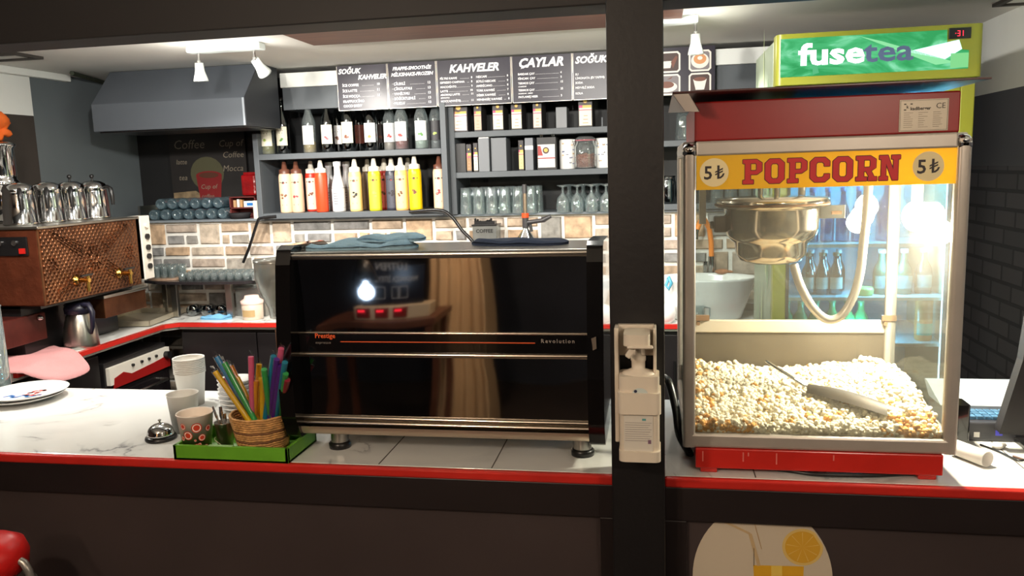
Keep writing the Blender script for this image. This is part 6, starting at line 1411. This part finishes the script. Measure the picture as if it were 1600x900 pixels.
# ================================================================ sink, tap, small things on the right back worktop
q0_, q1_ = A(1022, 440, 4.0).x, A(1181, 440, 4.0).x; cx = (q0_+q1_)/2; Rk = (q1_-q0_)/2; zt_ = A(1110, 432, 4.0).z
t = thing('wash_basin', 'white oval wash basin standing on the back worktop', 'sink', (cx, 4.0, WZ))
hk = zt_-WZ
MB().lathe([(0, 0), (Rk*.66, 0), (Rk*.72, .006), (Rk*.86, hk*.5), (Rk*.98, hk*.95), (Rk, hk), (Rk*.97, hk+.002), (Rk*.94, hk*.95), (Rk*.8, hk*.5), (Rk*.6, .03), (0, .02)], (cx, 3.985, WZ), 56, sy=.6).build('bowl', m_wglaze, t)
ft = Vector((A(1112, 425, 4.13).x, 4.15, WZ))
t = thing('kitchen_tap', 'tap with orange hose spout arching over the basin', 'tap', ft)
z_ = lambda py, Y=4.1: A(1110, py, Y).z
MB().cyl(ft, (ft.x, ft.y, z_(402)), .016, n=14).cyl((ft.x-.03, ft.y, WZ), (ft.x-.03, ft.y, z_(410)), .012, n=12).build('stem', m_chrome, t)
pts = [(ft.x, ft.y, z_(402)), (ft.x-.002, ft.y, z_(380)), (ft.x-.012, ft.y-.01, z_(358)), (ft.x-.035, ft.y-.03, z_(344)), (ft.x-.06, ft.y-.06, z_(346)), (ft.x-.075, ft.y-.07, z_(358))]
MB().tube(pts, .013, 12).build('hose', M('orange_hose', (246, 140, 40), .4), t)
MB().cyl(pts[-1], (ft.x-.08, ft.y-.072, z_(373)), .011, n=12).build('nozzle', m_chrome, t)
sp_ = Vector((A(1130, 430, 3.92).x, 4.02, zt_-.01))
q = A(1132, 431, 4.17); mb = MB().ball((0, 0, 0), .03, 14, sz=.45, sx=1.2).ball((.03, 0, -.002), .016, 10, sz=.5, sx=1.6)
sp2 = A(1128, 430, 4.13)
o = mb.build('sponge', M('sponge', (176, 122, 90), .9, var=.4, vs=30, bump=.5), label='brown and red sponge on the far rim of the basin', cat='sponge'); o.location = (sp2.x, 4.125, zt_+.008)
q = A(1050, 432, 3.9)
o = MB().tube([(0, 0, .02), (.0, -.01, .03), (.014, -.012, .0), (.0, -.012, -.03), (-.012, -.01, -.01), (0, 0, .02)], .008, 8).build('blue_clip', M('blue_plastic', (90, 170, 200), .4), label='small light blue clip on the left basin rim', cat='clip'); o.location = (cx-Rk*.72, 3.86, zt_-.01)
c = A(1045, 478, 3.86); c = Vector((c.x-.015, 3.875, WZ))
t = thing('white_pot', 'rounded white pot by the pillar, in front of the basin', 'pot', c)
MB().lathe([(0, 0), (.03, 0), (.045, .02), (.05, .05), (.04, .08), (.02, .09), (0, .092)], (c.x, 3.86, WZ), 28).build('pot_body', m_wglaze, t)
c = Vector((A(1092, 480, 3.86).x, 3.86, WZ))
gl('glass_mug', [(0, .003), (.022, .003), (.024, 0), (.026, .01), (.024, .085), (.022, .085), (.022, .012), (0, .01)], 'clear glass mug with handle before the basin', 'mug', None, [tuple(c)])
o = bpy.data.objects['glass_mug']; ORG[o.name] = Vector((0, 0, 0)); MB().tube([(.024, 0, .075), (.05, 0, .07), (.05, 0, .03), (.024, 0, .02)], .004, 8).build('handle', m_glass, o)
q = A(1160, 488, 3.86)
MB().box(q.x, q.x+.05, 3.84, 3.88, WZ, WZ+.012).build('pink_soap', M('pink_soap', (226, 110, 110), .4), at=q, label='pink soap bar at the worktop edge right of the basin', cat='soap', bevel=.003)

# ================================================================ right end of the counter
y_ = 2.05
mA, mB_ = G(1568, 684, 1.0), A(1600, 490, 1.86)
t = thing('till_monitor', 'black till monitor seen from behind, cut by the right edge', 'monitor', (mA.x+.1, 1.85, 1.0))
a = A(1561, 678, 1.86); b = A(1592, 560, 1.88); c_ = A(1600, 490, 1.9)
MB().prism([(a.x, a.z-.0), (a.x+.30, a.z-.01), (a.x+.30, c_.z+.05), (c_.x+.02, c_.z+.05), (c_.x-.004, c_.z), (b.x, b.z)], (0, 1.86, 0), (1, 0, 0), (0, 0, 1), (0, .03, 0)).build('screen_shell', M('till_black', (34, 32, 34), .45), t, bevel=.006)
MB().box(a.x+.06, a.x+.2, 1.83, 1.95, 1.0, 1.012).box(a.x+.1, a.x+.15, 1.89, 1.91, 1.0, 1.1).build('foot', m_dark, t, bevel=.003)
a, b = A(1502, 604, 2.02), A(1583, 612, 2.02); zb_ = A(1540, 638, 2.02).z
t = thing('cash_register', 'white and dark till with rows of blue keys beside the popcorn machine', 'cash register', (a.x, 2.02, 1.0))
w0 = G(1500, 668, 1.0); ya = 1.93
MB().box(a.x-.03, b.x+.05, ya, 2.15, 1.0, 1.045).build('key_body', M('till_dark', (52, 52, 58), .4), t, bevel=.004)
mb = MB(); 
for rw in range(3):
    for k in range(10): mb.box(a.x-.02+k*.0165, a.x-.02+k*.0165+.0135, ya+.02+rw*.022, ya+.038+rw*.022, 1.045, 1.053)
mb.build('keys', M('key_blue', (74, 110, 140), .35, var=.4, vs=80), t, bevel=.001)
zq = A(1540, 606, 2.1).z
MB().prism([(2.06, 1.045), (2.15, 1.045), (2.19, zq), (2.17, zq)], (a.x-.03, 0, 0), (0, 1, 0), (0, 0, 1), (b.x-a.x+.10, 0, 0)).build('screen_back', M('till_white', (190, 200, 206), .4), t, bevel=.004)
mb = MB().box(a.x+.0, a.x+.012, ya-.0005, ya, 1.01, 1.022, 0).box(a.x+.045, a.x+.06, ya-.0005, ya, 1.015, 1.027, 1).build('sticker', [m_paper, M('blue_dot', (70, 70, 190), .4)], t)
c = G(1518, 680, 1.0)
x_ = A(1508, 650, 1.88).x
t = rbox(x_-.03, x_+.012, 1.88, 1.94, 1.0, A(1508, 634, 1.88).z, .006).build('black_box', m_gloss, at=(x_, 1.9, 1.0), label='small glossy black box tucked behind the right machine post', cat='box', bevel=.004)
c = G(1502, 706, 1.0)
t = MB().lathe([(.017, -.05), (.017, .03), (.0145, .03), (.0145, -.05)], (0, 0, 0), 28, M_=Euler((PI/2, 0, .5)).to_matrix()).build('paper_roll', m_paper, label='white paper tube lying by the lower right corner of the machine', cat='paper roll'); t.location = (c.x+.004, 1.79, 1.0175)
c = G(1572, 688, 1.0)
cable([(c.x-.07, 1.90, 1.003), (c.x-.05, 1.86, 1.003), (c.x-.03, 1.80, 1.004), (c.x-.008, 1.815, 1.006)], .0022, 'thin black cable from the till to the black adapter')
cable([(c.x+.02, 1.815, 1.006), (c.x+.08, 1.82, 1.003), (c.x+.2, 1.83, 1.003)], .0022, 'thin black cable leaving the adapter to the right')
cable([(c.x-.03, 1.83, 1.003), (c.x-.0, 1.795, 1.003), (c.x+.06, 1.78, 1.003), (c.x+.2, 1.785, 1.003)], .0022, 'thin brown cable looping before the adapter', M('brown_cable', (84, 56, 44), .5))
t = rbox(c.x-.008, c.x+.022, 1.806, 1.822, 1.0, 1.011, .003).build('cable_adapter', m_dark, at=c, label='small black cable adapter on the right counter', cat='adapter', bevel=.002)
o = MB().ball((0, 0, 0), .014, 9, sz=.5).ball((.012, .006, 0), .009, 8, sz=.6).build('paper_scrap', m_paper, label='crumpled white paper scrap beside the black box', cat='paper'); o.location = (c.x-.04, 1.885, 1.007)

# ================================================================ oval drink sticker on the right counter front
yS = 1.6565
oc = A(1190, 905, yS); rx_ = (A(1300, 900, yS).x-A(1081, 900, yS).x)/2; rz_ = A(1190, 787, yS).z-oc.z
t = thing('drink_sticker', 'oval orange juice sticker on the right counter front', 'sticker', oc)
MB().prism([p for p in disc(0, 0, rx_, rz_, 64)], (oc.x, yS, oc.z), (1, 0, 0), (0, 0, 1), (0, -.0012, 0)).build('backing', M('sticker_cream', (206, 192, 170), .5), t)
y = yS-.0016; P2 = lambda px, py: (A(px, py, y).x-oc.x, A(px, py, y).z-oc.z)
juice = [P2(1178, 886), P2(1255, 886), P2(1252, 960), P2(1182, 960)]
mb = MB().flat([P2(1177, 883), P2(1256, 885), P2(1253, 960), P2(1181, 960)], (oc.x, y, oc.z), U, V, 0)
mb.flat([P2(1205, 884), P2(1222, 884), P2(1222, 960), P2(1205, 960)], (oc.x, y-.0002, oc.z), U, V, 1).build('juice_glass', [M('juice_orange', (222, 168, 40), .5), M('juice_light', (236, 200, 90), .5)], t)
ocx, ocz = P2(1254, 855); q_ = abs(P2(1286, 855)[0]-P2(1222, 855)[0])/2
mb = MB().flat([(ocx+q_*math.cos(k*PI/20), ocz+q_*math.sin(k*PI/20)) for k in range(40) if ((ocx+q_*math.cos(k*PI/20))/rx_)**2+((ocz+q_*math.sin(k*PI/20))/rz_)**2 < .985], (oc.x, y-.0003, oc.z), U, V, 0)
mb.flat([(ocx+q_*.86*math.cos(k*PI/20), ocz+q_*.86*math.sin(k*PI/20)) for k in range(40) if ((ocx+q_*math.cos(k*PI/20))/rx_)**2+((ocz+q_*math.sin(k*PI/20))/rz_)**2 < .985], (oc.x, y-.0005, oc.z), U, V, 1)
for k in range(9):
    a_ = k*2*PI/9+.2
    if (ocx+q_*math.cos(a_))/rx_ < .86: mb.flat([(ocx, ocz), (ocx+q_*.8*math.cos(a_-.02), ocz+q_*.8*math.sin(a_-.02)), (ocx+q_*.8*math.cos(a_+.03), ocz+q_*.8*math.sin(a_+.03))], (oc.x, y-.0007, oc.z), U, V, 0)
mb.build('orange_slice', [M('slice_rim', (224, 190, 110), .5), M('slice_orange', (216, 164, 50), .5)], t)
def strip(p, q, w, m_, mb):
    p, q = Vector(p), Vector(q); d = (q-p).normalized(); n = Vector((-d.y, d.x))*w/2
    return mb.flat([tuple(p+n), tuple(p-n), tuple(q-n), tuple(q+n)], (oc.x, y-.0004, oc.z), U, V, m_)
mb = MB(); strip(P2(1126, 812), P2(1172, 834), .005, 0, mb); strip(P2(1172, 834), P2(1186, 884), .007, 0, mb); strip(P2(1172, 792), P2(1190, 858), .0012, 1, mb); strip(P2(1178, 856), P2(1178, 884), .0012, 2, mb)
mb.build('straw_print', [M('straw_tan', (200, 172, 130), .5), M('line_tan', (176, 140, 90), .5), M('line_dark', (60, 54, 44), .5)], t)
# ================================================================ red stool, bottom left
sc = A(0, 862, 1.40); c = Vector((sc.x-.02, 1.40, sc.z-.01))
t = thing('bar_stool', 'round red cushioned stool with grey metal tube at the lower left', 'stool', (c.x, c.y, 0))
MB().lathe([(0, -.05), (.05, -.045), (.066, -.03), (.07, 0), (.062, .025), (.035, .042), (0, .047)], c, 32).build('seat', M('red_vinyl', (196, 26, 24), .35, var=.1), t)
MB().prism([(0, 0), (.012, .02), (.02, .016), (.014, .002), (.02, -.015), (.01, -.035), (.004, -.03), (-.002, -.04)], (c.x+.0, c.y-.069, c.z-.012), U, V, (0, .004, 0)).build('torn_patch', M('foam_cream', (220, 200, 180), .9), t)
MB().tube([c+Vector((.062, 0, -.006)), c+Vector((.075, 0, -.012)), c+Vector((.085, 0, -.03)), c+Vector((.09, 0, -.1)), (c.x+.10, c.y, .012)], .0085, 12).build('leg', M('grey_tube', (150, 146, 140), .3, .6), t)
for dx_, dy_ in ((-.09, .03), (0, .1), (0, -.09)): MB().tube([c+Vector((dx_*.5, dy_*.5, -.04)), c+Vector((dx_, dy_, -.1)), (c.x+dx_*1.2, c.y+dy_*1.2, .012)], .0085, 10).build('leg', M('grey_tube', (150, 146, 140), .3, .6), t)
MB().torus((c.x, c.y, .3), .1, .007, 28, 8).build('foot_ring', M('grey_tube', (150, 146, 140), .3, .6), t)

# ================================================================ the guest room side, seen mirrored in the coffee machine
def mir(px, py, Y):               # point at depth Y (behind the machine's mirror plane Y=1.72) seen at a mirrored pixel
    p = A(px, py, 3.444-Y); return Vector((p.x, Y, p.z))
a, b = mir(664, 450, -1.1), mir(758, 450, -1.1)
mb = MB(); n = 60; poly = []
x0, x1 = a.x, b.x
for i in range(n+1):
    f_ = i/n; poly.append((x0+(x1-x0)*f_, -1.1+.012*math.sin(f_*34)+.03*math.sin(f_*7)))
poly += [(x1, -1.4), (x0, -1.4)]
mb.prism(poly, (0, 0, 0), (1, 0, 0), (0, 1, 0), (0, 0, CZ-.002))
struct(mb, 'trim_7', M('beige_column', (206, 172, 132), .7, var=.06, vs=4), 'fluted beige column of the guest room behind the camera', 'column')
# power bank station with three red displays and sign
Yq = -.75; q0, q1 = mir(548, 500, Yq), mir(668, 470, Yq)
t = thing('serving_table', 'dark wooden table of the guest room behind the camera', 'table', ((q0.x+q1.x)/2, Yq, 0))
MB().box(q0.x-.16, q1.x+.05, Yq-.3, Yq+.06, q0.z-.04, q0.z).build('table_top', M('table_wood', (92, 54, 40), .4, var=.2), t, bevel=.003)
for xx in (q0.x-.14, q1.x+.0):
    for yy in (Yq-.27, Yq+.02): MB().box(xx, xx+.035, yy, yy+.035, 0, q0.z-.04).build('leg', M('table_wood', (92, 54, 40), .4), t)
zb_ = q0.z
t = thing('charging_station', 'power bank station with three red displays and a black sign', 'charger', ((q0.x+q1.x)/2, Yq, zb_))
W_ = q1.x-q0.x; zt2 = mir(600, 478, Yq).z
MB().box(q0.x, q1.x, Yq-.12, Yq, zb_, zt2).build('body', M('station_cream', (190, 170, 140), .5), t, bevel=.004)
for k in range(3):
    x = q0.x+W_*(.03+.25*k); dsp = MB().box(x, x+W_*.19, Yq, Yq+.006, zb_+.012, zt2-.006).build('display', M('display_red', (110, 22, 20), .3), t, bevel=.002)
    mb = MB()
    for j in range(3): mb.box(x+W_*.03+j*.014, x+W_*.03+j*.014+.009, Yq+.006, Yq+.008, zt2-.03, zt2-.018)
    mb.build('digits', glow('led_red', (255, 40, 60), 4), dsp)
s0, s1 = mir(560, 470, Yq-.05), mir(655, 418, Yq-.05)
sg = MB().box(s0.x, s1.x, Yq-.058, Yq-.052, zt2, s1.z+.01).build('sign_panel', M('sign_black', (22, 24, 34), .25), t, bevel=.004)
mb = MB(); Uq = Vector((-1, 0, 0)); xm = (s0.x+s1.x)/2+.0; yq = Yq-.0515
mb.text('LÜTFEN', (xm, yq, s0.z+.17), Uq, V, .05, 0, .01, 'CENTER').text('MASANIZA İSTEYİNİZ', (xm, yq, s0.z+.115), Uq, V, .036, 0, .01, 'CENTER', wide=.8)
for a_, b_, w_ in ((.045, .03, .05), (.0, .03, .04), (-.085, .03, .055)):
    for q in ((a_, a_+.003, 0, .07), (a_-w_, a_-w_+.003, 0, .07), (a_-w_, a_, .067, .07), (a_-w_, a_, 0, .003)): mb.box(xm+q[0]+.04, xm+q[1]+.04, yq-.0005, yq+.0005, s0.z+.02+q[2], s0.z+.02+q[3])
mb.build('lettering', M('sign_grey', (170, 170, 170), .5), sg)
